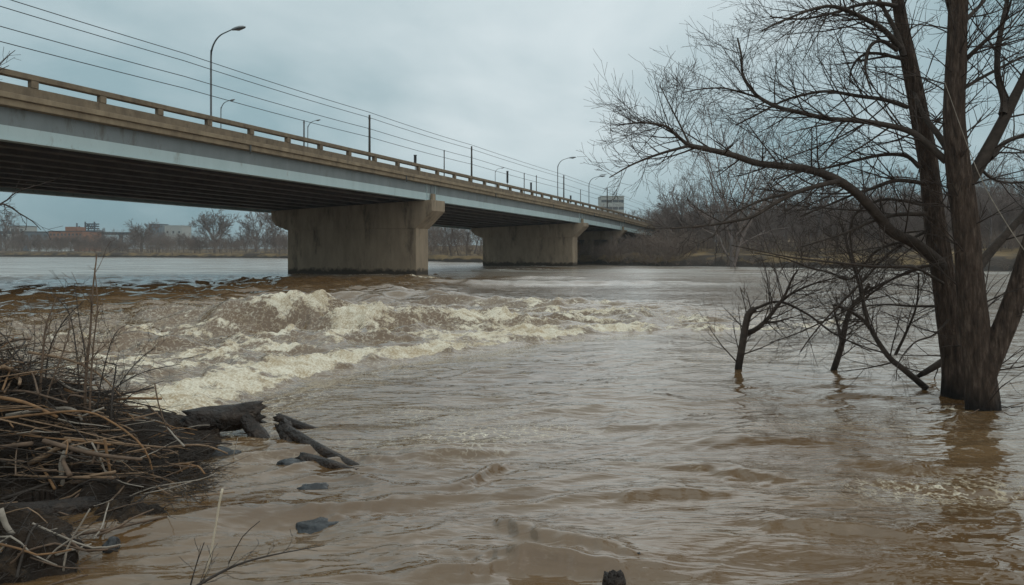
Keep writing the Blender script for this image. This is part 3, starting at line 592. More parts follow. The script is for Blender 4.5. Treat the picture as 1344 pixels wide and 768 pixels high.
# ================================================================== BUILDINGS far behind
def building(name, x0, x1, ytop, Y, depth, wall, label, rows=0, cols=0, group=None, win=(.55, .5), roof=M['roof'], extra=None, zb=None, wz=None):
    X0, X1 = (x0 - CX) / F * Y, (x1 - CX) / F * Y; zt = EYE + (HZ - ytop) / F * Y; z0 = float(land_z(np.array((X0 + X1) / 2), np.array(Y))) - .5 if zb is None else zb
    e_ = empty(name, ((X0 + X1) / 2, Y, z0), label, 'building', group)
    mb = MB(); mb.box((X0, Y, z0), (X1, Y + depth, zt)); mb.build('wall', wall, e_, smooth=False)
    mb = MB(); mb.box((X0 - .3, Y - .3, zt + .003), (X1 + .3, Y + depth + .3, zt + .45)); rf = mb.build('roof', roof, e_, smooth=False)
    w_ = (X1 - X0) / max(cols, 1); wb = wz if wz is not None else z0 + 1; h_ = (zt - .6 - wb) / max(rows, 1)
    for r in range(rows):
        for c in range(cols):
            xc = X0 + (c + .5) * w_; zc = wb + (r + .5) * h_
            mb = MB(); mb.box((xc - w_ * win[0] / 2, Y - .06, zc - h_ * win[1] / 2), (xc + w_ * win[0] / 2, Y + .0, zc + h_ * win[1] / 2)); mb.build('window', M['glass'], e_, smooth=False)
    return e_, X0, X1, z0, zt, rf
e_, X0, X1, z0, zt, rf = building('brick_factory', 64, 108, 304, 470, 22, M['brick'], 'orange brick factory with rows of windows behind the far left bank', 3, 9, wz=6.5)
mb = MB(); mb.box((X0 + 7, 476, zt + .46), (X0 + 14.5, 486, zt + 3.3)); mb.build('roof_house', M['brick'], rf, smooth=False)
building('grey_shed', 30, 64, 305, 480, 20, M['blue_grey'], 'blue grey industrial shed left of the brick factory', 2, 4, wz=7)
building('white_shed', 38, 79, 318, 440, 14, M['white_wall'], 'long low white shed in front of the brick factory', roof=M['white_wall'])
building('flat_roof_block', 8, 31, 297, 560, 16, M['pale_wall'], 'flat roofed grey block at the left edge of the far skyline', 3, 4)
building('pale_block', 216, 239, 296.5, 620, 18, M['pale_wall'], 'broad pale block on the far left skyline', 2, 3, win=(.3, .2), roof=M['pale_wall'])
building('pale_block', 196, 211, 294.5, 640, 14, M['blue_grey'], 'narrow grey block on the far left skyline partly behind a bare tree', 2, 2, win=(.3, .2))
building('hillside_building', 789, 819, 258, 460, 16, M['pale_wall'], 'pale apartment building with dark window bands beyond the far end of the bridge', 5, 4, win=(.9, .38), zb=-1, wz=14, roof=M['pale_wall'])
# shelter on the far bank
b = at(203, 333, 352); b[2] = float(land_z(b[0], b[1])); e_ = empty('small_hut', b, 'tiny open hut on the far left shore', 'hut'); mb = MB()
for sx in (-1.4, 1.4):
    for sy in (-1, 1): mb.box((b[0] + sx - .12, b[1] + sy - .12, b[2] - .3), (b[0] + sx + .12, b[1] + sy + .12, b[2] + 2.9))
mb.build('posts', M['fartrunk'], e_, smooth=False); mb = MB(); mb.box((b[0] - 1.9, b[1] - 1.5, b[2] + 2.903), (b[0] + 1.9, b[1] + 1.5, b[2] + 3.3)); mb.build('roof', M['pale_wall'], e_, smooth=False)
# rail viaduct
YV = 520; a = at(-150, 302.5, YV); b = at(172, 305.5, YV); e_ = empty('rail_viaduct', (a[0], YV, 0), 'dark elevated rail viaduct running across the far left skyline', 'viaduct'); mb = MB()
n = 10; V = []
for t in (0, 1):
    p = a + (b - a) * t
    for dy, dz in ((0, -1.6), (6, -1.6), (6, .3), (0, .3)): V.append((p[0], p[1] + dy, p[2] + dz))
mb.add(V, [(0, 1, 5, 4), (1, 2, 6, 5), (2, 3, 7, 6), (3, 0, 4, 7), (0, 3, 2, 1), (4, 5, 6, 7)]); mb.build('deck', M['steel'], e_, smooth=False)
for i in range(n):
    p = a + (b - a) * (i + .5) / n; mb = MB(); mb.box((p[0] - .6, YV + 1, 0), (p[0] + .6, YV + 5, p[2] - 1.603)); mb.build('column', M['steel'], e_, smooth=False)
# steel gantry on the skyline
YG = 540; e_ = empty('steel_gantry', at(113, 303, YG), 'dark steel gantry with masts above the brick factory', 'gantry'); mb = MB()
g = lambda x, y, dy=0: at(x, y, YG) + np.array((0, dy, 0))
def bar(mb, p, q, r=.35): mb.tube([p, q], [r, r], 5, True)
for x, y0, y1 in ((101, 293, 330), (104, 297, 330), (112, 291, 330), (116, 294, 330), (124, 291, 330)): bar(mb, g(x, y0), g(x, y1), .55)
mb.build('masts', M['steel'], e_); mb = MB()
for y in (294, 297, 300): bar(mb, g(111, y), g(126, y), .45); bar(mb, g(111, y, 4), g(126, y, 4), .45)
for x in range(112, 126, 3): bar(mb, g(x, 300), g(x + 3, 294), .3)
mb.build('girder', M['steel'], e_); mb = MB(); mb.box(tuple(g(98, 302) - (0, 0, 8)), tuple(g(128, 302) + (0, 8, 0))); mb.build('base', M['blue_grey'], e_, smooth=False)
# ================================================================== TREES
def rot_about(d, ax, a): ax = ax / (np.linalg.norm(ax) + 1e-9); return d * math.cos(a) + np.cross(ax, d) * math.sin(a) + ax * np.dot(ax, d) * (1 - math.cos(a))
def grow(mb, p, d, Ln, r, lev, G, kids, up=.12, wander=.22, rmin=.003, spread=(28, 58), ratio=(.35, .62), sides=3, first=.2):
    n = 5 if lev > 0 else 4; pts = [p]; dd = d / np.linalg.norm(d)
    for i in range(n - 1):
        dd = dd + np.array((G.gauss(0, wander), G.gauss(0, wander), G.gauss(0, wander) + up)) * (.7 if i else .3); dd /= np.linalg.norm(dd); pts.append(pts[-1] + dd * Ln / (n - 1))
    pts = np.array(pts); rad = np.maximum(np.linspace(r, r * .35, n), rmin); mb.tube(pts, rad, sides if lev < 2 else max(sides, 4))
    if lev <= 0: return
    nk = kids[lev - 1]; nk = int(nk) + (G.random() < nk % 1)
    for k in range(nk):
        t = first + (1 - first) * (k + G.random()) / nk; f = min(t, .999) * (n - 1); i = int(f); q = pts[i] + (pts[i + 1] - pts[i]) * (f - i)
        tg = pts[i + 1] - pts[i]; tg /= np.linalg.norm(tg); ax = np.cross(tg, np.array((G.gauss(0, 1), G.gauss(0, 1), G.gauss(0, 1))))
        cd = rot_about(tg, ax, R_(G.uniform(*spread))); grow(mb, q, cd, Ln * G.uniform(*ratio) * (1.15 - .4 * t), max(rad[i] * .6, rmin), lev - 1, G, kids, up, wander, rmin, spread, ratio, sides, first)
def tree_meshes(h, seed, style, rmin=None):
    """a bare tree: returns (trunk mesh, crown mesh) at the origin"""
    G = random.Random(seed); tr = MB(); cr_ = MB(); base_r = h * (.018 if style != 'oak' else .026)
    if style == 'oak': fork, nl, up, sp = .34, 18, .05, (25, 78)
    elif style == 'tall': fork, nl, up, sp = .30, 13, .10, (22, 48)
    elif style == 'multi': fork, nl, up, sp = .06, 9, .08, (15, 45)
    else: fork, nl, up, sp = .04, 10, .05, (20, 60)
    n = 8; pts = [np.array((0, 0, -.6))]; d = np.array((G.gauss(0, .05), G.gauss(0, .05), 1.0)); H = h * (.82 if style == 'tall' else .55 if style == 'oak' else .5)
    for i in range(n): d = d + np.array((G.gauss(0, .06), G.gauss(0, .06), .1)); d /= np.linalg.norm(d); pts.append(pts[-1] + d * (H + .6) / n)
    pts = np.array(pts); rad = np.linspace(base_r, base_r * .28, n + 1); rad[0] *= 1.4
    if style != 'scrub': tr.tube(pts, rad, 7)
    else: tr.tube(pts, rad * .5, 5)
    for k in range(nl):
        t = fork + (1 - fork) * (k + .5 * G.random()) / nl; f = min(t, .995) * n; i = int(f); q = pts[i] + (pts[i + 1] - pts[i]) * (f - i)
        a = k * 2.4 + G.uniform(-.4, .4); el = R_(90 - G.uniform(*sp)); dd = np.array((math.cos(a) * math.cos(el), math.sin(a) * math.cos(el), math.sin(el)))
        Ln = h * (G.uniform(.40, .58) if style == 'oak' else G.uniform(.26, .42) * (1.25 - .55 * t) if style == 'tall' else G.uniform(.5, .8) if style == 'multi' else G.uniform(.5, .95))
        if style == 'oak': Ln *= 1.05 - .25 * abs(t - .6)
        kids = {'oak': (4, 5, 6), 'tall': (4, 4, 6), 'multi': (4, 5, 6), 'scrub': (4, 6)}[style]
        grow(cr_, q, dd, Ln, rad[i] * (.6 if style != 'scrub' else .35), len(kids), G, kids, up=up, wander=.16, rmin=rmin or (.022 if style != 'scrub' else .016), spread=(22, 50), ratio=(.38, .62))
    return tr, cr_
def tree_proto(h, seed, style, label, cat='tree', group=None, name='bare_tree', rmin=None):
    e_ = empty(name, (0, 0, 0), label, cat, group); a, b = tree_meshes(h, seed, style, rmin)
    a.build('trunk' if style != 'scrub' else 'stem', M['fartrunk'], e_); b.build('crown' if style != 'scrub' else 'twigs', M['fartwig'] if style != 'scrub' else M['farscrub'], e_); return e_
GR = random.Random(11)
GT_R, GT_L, GS_R, GS_L = 'bare trees along the right bank', 'bare trees along the far left bank', 'scrub bushes along the right bank', 'scrub bushes along the far left bank'
LT_R, LT_L = 'bare grey brown tree in the winter wood behind the right bank', 'bare brown tree in the scrub wood on the far left bank'
LS_R, LS_L = 'bare brown bush at the foot of the trees on the right bank', 'brown leafless bush on the far left shore'
protoR = [tree_proto(h, s, st, LT_R, group=GT_R) for h, s, st in ((11, 1, 'tall'), (12, 2, 'multi'), (10, 3, 'tall'), (9, 4, 'multi'), (13, 5, 'tall'))]
protoS = [tree_proto(h, s, 'scrub', LS_R, 'bush', GS_R, 'bare_bush') for h, s in ((3.2, 21), (4.0, 22), (2.6, 23))]
used = set()
def put(protos, X, Y, s, label=None, group=None, z=None):
    p = GR.choice(protos)
    o = p if p.name not in used else copy_tree(p); used.add(p.name)
    o.location = (X, Y, (float(land_z(np.array(X), np.array(Y))) if z is None else z) - .1); o.scale = (s, s, s * GR.uniform(.9, 1.12)); o.rotation_euler = (0, 0, GR.uniform(0, 6.28))
    if label: o['label'] = label
    if group: o['group'] = group
    return o
def scatter(protos, n, px0, px1, d0, d1, s0, s1, label, group):
    for k in range(n):
        px = px0 + (px1 - px0) * (k + GR.random()) / n; t = (px - CX) / F; d = d0 + (d1 - d0) * GR.random() ** 1.3; Y = float(shore(t)) + d
        put(protos, t * Y, Y, GR.uniform(s0, s1), label, group)
scatter(protoR, 125, 865, 1400, 19, 80, .62, 1.0, LT_R, GT_R)
scatter(protoR, 26, 560, 765, 10, 70, .6, .95, LT_R, GT_R); scatter(protoR, 14, 765, 880, 50, 110, .6, .9, LT_R, GT_R)
scatter(protoS, 85, 845, 1400, 15, 26, .6, 1.1, LS_R, GS_R); scatter(protoS, 22, 845, 1400, .2, 1.0, .18, .35, LS_R, GS_R)
scatter(protoS, 24, 768, 842, 1.5, 14, .55, 1.0, LS_R, GS_R); scatter(protoS, 20, 845, 905, .5, 10, .7, 1.3, LS_R, GS_R)
scatter(protoS, 30, 560, 770, 2, 14, .7, 1.2, LS_R, GS_R)
LARGE = [(962, 118, 24, 31, 'multi', 'large bare tree with fanned limbs on the right bank, behind the long low limb'), (1080, 150, 17, 32, 'tall', 'tall bare tree rising above the wood, midway between bridge and big tree'),
         (905, 150, 15, 33, 'multi', 'spreading bare tree near the end of the bridge'), (1180, 140, 15, 34, 'tall', 'slim bare tree close left behind the double trunk'),
         (1325, 128, 16, 35, 'multi', 'bare tree at the right edge behind the leaning third trunk'), (1010, 165, 16, 36, 'tall', 'slender bare tree right of the large fan limbed tree'), (1135, 160, 15, 37, 'multi', 'bushy bare tree left of the double trunk on the far bank')]
for px, Y, h, s, st, lab in LARGE:
    o = tree_proto(h, s, st, lab); X = (px - CX) / F * Y; o.location = (X, Y, float(land_z(np.array(X), np.array(float(Y)))) - .1)
protoL = [tree_proto(h, s, st, LT_L, group=GT_L, rmin=.035) for h, s, st in ((13, 41, 'multi'), (14, 42, 'tall'), (12, 43, 'oak'))]
protoSL = [tree_proto(h, s, 'scrub', LS_L, 'bush', GS_L, 'bare_bush') for h, s in ((7, 51), (8, 52))]
scatter(protoL, 60, -40, 400, 8, 80, .45, .72, LT_L, GT_L)
scatter(protoSL, 62, -30, 420, 1.0, 12, .45, .85, LS_L, GS_L); scatter(protoSL, 45, -30, 420, 14, 50, .7, 1.3, LS_L, GS_L)
for px, ytop, Y, s, st, lab in ((282, 277, 356, 61, 'oak', 'broad round crowned bare tree standing alone on the far left bank'), (185, 291, 380, 62, 'oak', 'dense round bare tree on the far left bank between the pale blocks and brick factory'),
                           (335, 279, 330, 63, 'multi', 'tall bare tree left of the first pier on the far bank'), (362, 277, 320, 64, 'tall', 'bare tree half hidden behind the first pier'), (8, 285, 400, 65, 'multi', 'bare tree at the left edge of the far bank')):
    X = (px - CX) / F * Y; z = float(land_z(np.array(X), np.array(float(Y)))); h = EYE + (HZ - ytop) / F * Y - z; o = tree_proto(h * 1.02, s, st, lab, rmin=.06); o.location = (X, Y, z - .1)
# far woods that read as one mass
def wood(name, n, px0, px1, d0, d1, h0, h1, label):
    MBs = []
    for s in range(4):
        a, b = tree_meshes(10, 90 + s, 'scrub' if s % 2 else 'multi'); b.tubes = {k: v[::2] for k, v in b.tubes.items()}
        for kk, vv in a.tubes.items(): b.tubes.setdefault(kk, []).extend(vv)
        b._flush(); MBs.append((np.concatenate(b.V), np.concatenate(b.Q)))
    big = MB()
    for k in range(n):
        px = GR.uniform(px0, px1); t = (px - CX) / F; Y = float(shore(t)) + GR.uniform(d0, d1); X = t * Y; V, Q = MBs[k % 4]; a = GR.uniform(0, 6.28); s = GR.uniform(h0, h1) / 10
        c, sn = math.cos(a), math.sin(a); z = float(land_z(np.array(X), np.array(Y)))
        big.add(np.stack([(V[:, 0] * c - V[:, 1] * sn) * s + X, (V[:, 0] * sn + V[:, 1] * c) * s + Y, V[:, 2] * s + z - .2], -1), Q)
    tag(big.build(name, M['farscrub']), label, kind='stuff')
wood('hillside_wood', 420, 850, 1420, 50, 230, 6, 9, 'dense brown leafless wood covering the hillside on the right')
wood('shore_wood', 220, -60, 900, 40, 190, 7, 10, 'dense brown leafless wood beyond the far bank')
# ---- the big tree in the flood on the right
def limb_pts(px_list, Y0, Y1, jitter=0, G=None):
    n = len(px_list); o = []
    for i, (x, y) in enumerate(px_list): o.append(at(x, y, Y0 + (Y1 - Y0) * (i / (n - 1)) ** 1.2))
    return o
def bark_tube(mb, pts, wpx, step=.06, sides=36, amp=.085, seed=0):
    rad = [w_ / 2 / F * p[1] for w_, p in zip(wpx, pts)]; P, Rr = resample(pts, rad, step); n = len(P)
    T = np.gradient(P, axis=0); T /= np.linalg.norm(T, axis=1, keepdims=True); ref = np.array((0, 1., 0)); A = np.cross(T, ref); A /= np.linalg.norm(A, axis=1, keepdims=True); B = np.cross(T, A)
    th = np.arange(sides) / sides * 2 * np.pi; s = np.cumsum(np.r_[0, np.linalg.norm(np.diff(P, axis=0), axis=1)])
    TH, S = np.meshgrid(th, s); cx, cy = np.cos(TH) * 1.6, np.sin(TH) * 1.6
    nz = perlin(cx + S * .7 + seed, cy - S * .5, 3 + seed) * 1.0 + .8 * (1 - 2 * np.abs(perlin(cx * 3.2 + S * .35, cy * 3.2 + S * .3, 9 + seed)))
    K = Rr[:, None] * (1 + amp * nz); V = P[:, None] + K[..., None] * (A[:, None] * np.cos(TH)[..., None] + B[:, None] * np.sin(TH)[..., None])
    i = np.arange(n - 1)[:, None] * sides; j = np.arange(sides)[None]; j2 = (j + 1) % sides
    mb.add(V.reshape(-1, 3), np.stack([i + j, i + j2, i + sides + j2, i + sides + j], -1).reshape(-1, 4)); return P, Rr
YA, YBt = 13.0, 11.9
tree = empty('flooded_tree', at(1288, 537, YBt) * (1, 1, 0), 'large bare many stemmed tree standing in the flood water at right', 'tree')
GF = random.Random(5); twig = MB()
def spawn(P, Rr, n, L0, L1, lev, kids, start=.12, up=.08, dirbias=(0, 0, 0), spread=(30, 65)):
    tot = len(P) - 1
    for k in range(n):
        t = start + (1 - start) * (k + GF.random()) / n; i = min(int(t * tot), tot - 1); tg = P[i + 1] - P[i]; tg /= np.linalg.norm(tg)
        rv = np.array((GF.gauss(0, 1), GF.gauss(0, .75), GF.gauss(0, 1))); d = rot_about(tg, np.cross(tg, rv), R_(GF.uniform(*spread))) + np.array(dirbias)
        grow(twig, P[i], d, GF.uniform(L0, L1) * (1.1 - .45 * t), max(min(Rr[i] * .42, .016), .0042), lev, GF, kids, up=up, wander=.09, rmin=.0026, spread=(22, 48), ratio=(.42, .8))
def trunk_part(pl, wp, Y0, Y1, seed, **k):
    mb = MB(); P, Rr = bark_tube(mb, limb_pts(pl, Y0, Y1), [x * .9 for x in wp], seed=seed, **k); o = mb.build('trunk', M['bark'], tree); return P, Rr
PA, RA = trunk_part([(1258, 560), (1256, 516), (1252, 470), (1246, 420), (1240, 380), (1232, 325), (1225, 277), (1218, 213), (1208, 160), (1200, 114), (1188, 55), (1178, 0), (1168, -60), (1160, -140), (1150, -230)],
                    [46, 40, 32, 31, 30, 29, 27, 25, 23.5, 22, 18, 16, 13, 9, 2.5], YA, YA + .3, 1)
PB, RB = trunk_part([(1291, 590), (1290, 540), (1287, 500), (1281, 450), (1277, 410), (1274, 370), (1267, 297), (1260, 235), (1255, 190), (1252, 148), (1254, 99), (1256, 50), (1258, 0), (1262, -60), (1262, -150), (1256, -260)],
                    [49, 42, 39, 37, 36, 35, 33, 32, 29, 28, 27, 25.5, 24, 20, 13, 3], YBt, YBt - .2, 2)
PC, RC = trunk_part([(1290, 510), (1298, 480), (1309, 452), (1324, 415), (1336, 380), (1350, 335), (1368, 280), (1395, 200), (1420, 110), (1440, 20), (1452, -70)], [26, 30, 29, 28, 27, 26, 24, 20, 14, 8, 2.5], YBt - .1, YBt - .6, 3, sides=22)
def limb(pl, w0, w1, Y0, Y1, seed=0):
    mb = MB(); n = len(pl); wp = list(np.linspace(w0, w1, n)); P, Rr = bark_tube(mb, limb_pts(pl, Y0, Y1), wp, .05, 12 if w0 > 7 else 8, .05, seed); mb.build('limb', M['limb'], tree); return P, Rr
LIMBS = [
 ([(1238, 352), (1228, 341), (1200, 319), (1171, 304), (1151, 282), (1126, 255), (1097, 235), (1062, 223), (1027, 218), (993, 214), (963, 204), (933, 197), (904, 191)], 16, 6, YA, 11.6, 28, (.4, .85)),
 ([(904, 191), (888, 178), (874, 166), (844, 161), (812, 164)], 5, 1.6, 11.6, 11.4, 26, (.25, .55)),
 ([(906, 191), (866, 202), (830, 216), (800, 233)], 4, 1.4, 11.6, 11.2, 16, (.2, .45)),
 ([(905, 190), (893, 165), (880, 140), (866, 112)], 3, 1.2, 11.6, 11.8, 14, (.22, .5)),
 ([(1100, 238), (1077, 243), (1047, 252), (1017, 267), (988, 284), (953, 292), (918, 297), (880, 300)], 7, 2, 12.2, 11.2, 14, (.25, .6)),
 ([(1050, 251), (1012, 259), (978, 272), (950, 290), (935, 312)], 4, 1.6, 12, 11.5, 7, (.25, .5)),
 ([(1242, 212), (1210, 183), (1190, 171), (1156, 163), (1121, 158), (1087, 156), (1052, 148), (1022, 141), (998, 129), (985, 116), (975, 99), (973, 74), (968, 50)], 9, 2.2, YBt, 12.8, 34, (.4, 1.0)),
 ([(998, 129), (975, 122), (950, 116), (920, 117), (895, 122)], 3, 1.2, 12.6, 12.9, 14, (.3, .7)),
 ([(1192, 141), (1161, 131), (1126, 126), (1096, 121), (1072, 121), (1032, 131), (1000, 147), (965, 165)], 6, 1.8, YA, 14, 22, (.4, .9)),
 ([(1182, 64), (1161, 40), (1136, 25), (1101, 10), (1075, 10), (1040, 22), (1000, 40)], 8, 2, YA, 12.4, 24, (.4, 1.0)),
 ([(1178, 8), (1150, 4), (1126, 7), (1090, 18), (1050, 25), (1010, 22)], 6, 1.8, YA, 14, 18, (.4, .9)),
 ([(1178, 66), (1158, 54), (1144, 59), (1136, 79), (1138, 102), (1146, 125)], 6, 1.6, YA, 12.5, 8, (.3, .6)),
 ([(1186, 78), (1150, 70), (1130, 74), (1118, 90), (1115, 110)], 5, 1.5, YA, 13.4, 8, (.3, .6)),
 ([(1207, 220), (1190, 205), (1161, 203), (1126, 210), (1087, 220), (1050, 226), (1015, 236)], 6, 1.6, YA, 13.8, 18, (.3, .8)),
 ([(1211, 240), (1176, 237), (1146, 247), (1121, 255), (1090, 268), (1050, 284)], 6, 1.6, YA, 12.4, 16, (.3, .8)),
 ([(1216, 281), (1176, 282), (1141, 292), (1106, 307), (1052, 324)], 6, 1.8, YA, 12.2, 14, (.3, .8)),
 ([(1186, 74), (1176, 42), (1162, 15), (1146, -15), (1125, -60)], 8, 2, YA, 13.3, 14, (.4, 1.0)),
 ([(1250, 205), (1230, 175), (1212, 150), (1196, 110), (1180, 60)], 9, 3, YBt + .3, 13.6, 8, (.3, .7)),
 ([(1262, 245), (1277, 230), (1304, 183), (1329, 133), (1346, 97), (1375, 30), (1396, -40), (1408, -110)], 19, 3, YBt, YBt - .5, 12, (.5, 1.0)),
 ([(1316, 150), (1318, 132), (1309, 94), (1312, 50), (1322, 0), (1330, -50), (1328, -120)], 10, 2.5, YBt - .2, YBt + .6, 16, (.4, .9)),
 ([(1284, 350), (1296, 335), (1320, 308), (1344, 281), (1385, 235), (1430, 170), (1455, 100)], 13, 2.5, YBt, YBt + .8, 10, (.4, .9)),
 ([(1264, 82), (1278, 68), (1300, 47), (1319, 25), (1330, -10)], 7, 2, YBt, YBt - .6, 12, (.4, .9)),
 ([(1262, 32), (1276, 18), (1294, -2), (1310, -30)], 7, 2, YBt, YBt + .6, 8, (.4, .9)),
 ([(1262, 118), (1285, 104), (1315, 88), (1344, 74), (1380, 60)], 5, 2, YBt, YBt + .7, 12, (.4, .8)),
 ([(1300, 207), (1318, 188), (1344, 177), (1375, 170)], 8, 2, YBt - .1, YBt + .5, 10, (.4, .8)),
 ([(1290, 225), (1305, 236), (1330, 240), (1360, 236)], 4, 2, YBt - .1, YBt + .8, 8, (.4, .8)),
 ([(1250, 20), (1240, -10), (1225, -40)], 8, 2, YBt, YBt - .7, 8, (.5, 1.0)),
 ([(1236, 402), (1198, 402), (1167, 400), (1137, 402), (1112, 412)], 3.5, 1.2, 13, 14.6, 9, (.3, .6)),
 ([(1240, 345), (1205, 352), (1172, 366), (1145, 384), (1120, 402), (1085, 420), (1045, 438), (1010, 450)], 4, 1.2, 12.8, 14.6, 14, (.3, .6)),
 ([(1226, 330), (1190, 318), (1150, 330), (1117, 366), (1090, 358), (1062, 351), (1029, 339), (990, 332)], 4, 1.2, 13, 14.2, 14, (.3, .6)),
 ([(1222, 300), (1170, 330), (1130, 372), (1090, 412), (1066, 440), (1050, 462)], 4, 1.2, 13.2, 13.6, 12, (.3, .6)),
 ([(1218, 270), (1160, 262), (1120, 285), (1118, 330), (1130, 368), (1136, 402), (1150, 440)], 4, 1.3, 13.1, 12.6, 10, (.3, .6)),
 ([(1245, 420), (1225, 440), (1200, 450), (1180, 475), (1176, 500)], 3, 1.0, 12.8, 12.2, 8, (.25, .5)),
 ([(1238, 372), (1200, 352), (1150, 350), (1100, 345), (1040, 338), (1000, 330), (960, 322)], 4, 1.3, 12.6, 11.4, 12, (.25, .55)),
]
for k, (pl, w0, w1, Y0, Y1, n, (l0, l1)) in enumerate(LIMBS):
    P, Rr = limb(pl, w0, w1, Y0, Y1, k); spawn(P, Rr, int(n * 1.0), l0 * 1.6, l1 * 1.9, 2, (3, 4.4), start=.10)
spawn(PA, RA, 26, .5, 1.4, 2, (2.6, 4), start=.35, spread=(45, 80)); spawn(PB, RB, 34, .5, 1.4, 2, (2.6, 4), start=.3, spread=(45, 80)); spawn(PC, RC, 22, .4, 1.1, 2, (2.6, 4), start=.4)
# fine drooping twigs around the stems near the water
spawn(PB, RB, 60, .5, 1.5, 1, (4,), start=.05, up=-.10, spread=(20, 75)); spawn(PA, RA, 34, .5, 1.4, 1, (4,), start=.05, up=-.08, spread=(25, 80))
twig.build('crown', M['twig'], tree)
# pale dead pole leaning across the tree
mb = MB(); P, Rr = resample([at(1240, 108, 11.3), at(1282, 222, 11.2), at(1320, 292, 11.1), at(1375, 372, 11.0)], [.005, .007, .008, .009], .1); mb.tube(P, Rr, 6)
tag(mb.build('dead_pole', ST[3]), 'thin pale dead vine slanting down across the big flooded tree trunk', 'vine')
# stump-like root log left of the tree base
GD2 = random.Random(8)
def drift_bit(px, py, Ln, label, group, r=.010, mi=2):
    c = onwater(px, py); a = GD2.gauss(.2, .5); d = np.array((math.cos(a), math.sin(a), GD2.gauss(0, .05))); pts = [c + d * Ln * (t - .5) + np.array((0, 0, .05)) + np.array([GD2.gauss(0, .02) for _ in range(3)]) for t in np.linspace(0, 1, 4)]
    P, Rr = resample(pts, np.linspace(r, r * .5, 4), .08); mb = MB(); mb.tube(P - c, Rr, 6, True); o = link(bpy.data.objects.new('drift_twig', mb.mesh('drift_twig', ST[mi]))); o.location = tuple(c); tag(o, label, 'twig', group)
for k in range(14): drift_bit(GD2.gauss(1272, 34), GD2.uniform(528, 548), GD2.uniform(.25, .9), 'dark twig caught against the foot of the big flooded tree', 'twigs caught at the foot of the big tree', GD2.uniform(.006, .014), GD2.choice((1, 2, 2, 3)))
# ---- snags standing in the flood
def snag(label, main, w0, w1, Y0, Y1, subs, tw, name='drowned_sapling'):
    b = at(*main[0], Y0); e_ = empty(name, (b[0], b[1], 0), label, 'dead tree', 'drowned saplings left of the big tree'); mb = MB()
    P, Rr = bark_tube(mb, limb_pts(main, Y0, Y1), list(np.linspace(w0, w1, len(main))), .05, 12, .07, 4); mb.build('trunk', M['limb'], e_)
    global twig; keep = twig; twig = MB(); spawn(P, Rr, tw, .4, 1.3, 2, (3, 3.5), start=.3)
    for (pl, a, c, y1) in subs:
        mb = MB(); P, Rr = bark_tube(mb, limb_pts(pl, Y0, y1), list(np.linspace(a, c, len(pl))), .05, 8, .05, 5); mb.build('branch', M['limb'], e_); spawn(P, Rr, int(tw * 1.0), .4, 1.4, 2, (3, 3.5), start=.2)
    twig.build('twigs', M['twig'], e_); twig = keep
snag('short drowned sapling with a broken forked top, leftmost in the flood', [(968, 510), (969, 484), (973, 460), (978, 430), (983, 412), (991, 405)], 10, 8, 15.9, 15.7,
     [([(991, 405), (1022, 396), (1059, 412), (1090, 435), (1117, 449), (1144, 462)], 4, 1.2, 14.8), ([(980, 437), (992, 432), (1006, 420), (1020, 402), (1030, 388), (1040, 365), (1047, 355)], 7, 2, 15.2), ([(1018, 402), (1040, 385), (1070, 372), (1110, 362)], 4, 1.4, 15), ([(1000, 424), (1020, 422), (1040, 416)], 4, 1.5, 16.2)], 12)
snag('drowned sapling leaning right between the forked snag and the big tree', [(1086, 512), (1094, 486), (1104, 455), (1110, 425), (1118, 403), (1130, 390), (1141, 372)], 9, 4, 15.7, 15.4,
     [([(1132, 388), (1150, 376), (1175, 365), (1215, 350)], 4, 2, 14.6), ([(1104, 440), (1097, 418), (1094, 400)], 4, 2, 15.9), ([(1132, 388), (1120, 350), (1110, 315), (1100, 285)], 4, 1.4, 15.2)], 12)
snag('slim dead stem lying tilted into the water left of the big tree', [(1216, 510), (1190, 488), (1168, 470), (1152, 448), (1138, 425), (1118, 410), (1095, 400)], 9, 3, 13.6, 14.2,
     [([(1140, 428), (1132, 395), (1124, 360), (1112, 325), (1105, 290)], 5, 1.6, 14.2), ([(1175, 466), (1190, 435), (1203, 400), (1206, 358)], 4, 1.6, 13.2)], 12)
snag('short dark root jutting from the water behind the big tree', [(1262, 440), (1250, 465), (1232, 478), (1212, 490), (1205, 494)], 12, 5, 14.2, 14.6, [], 3, 'dead_root')
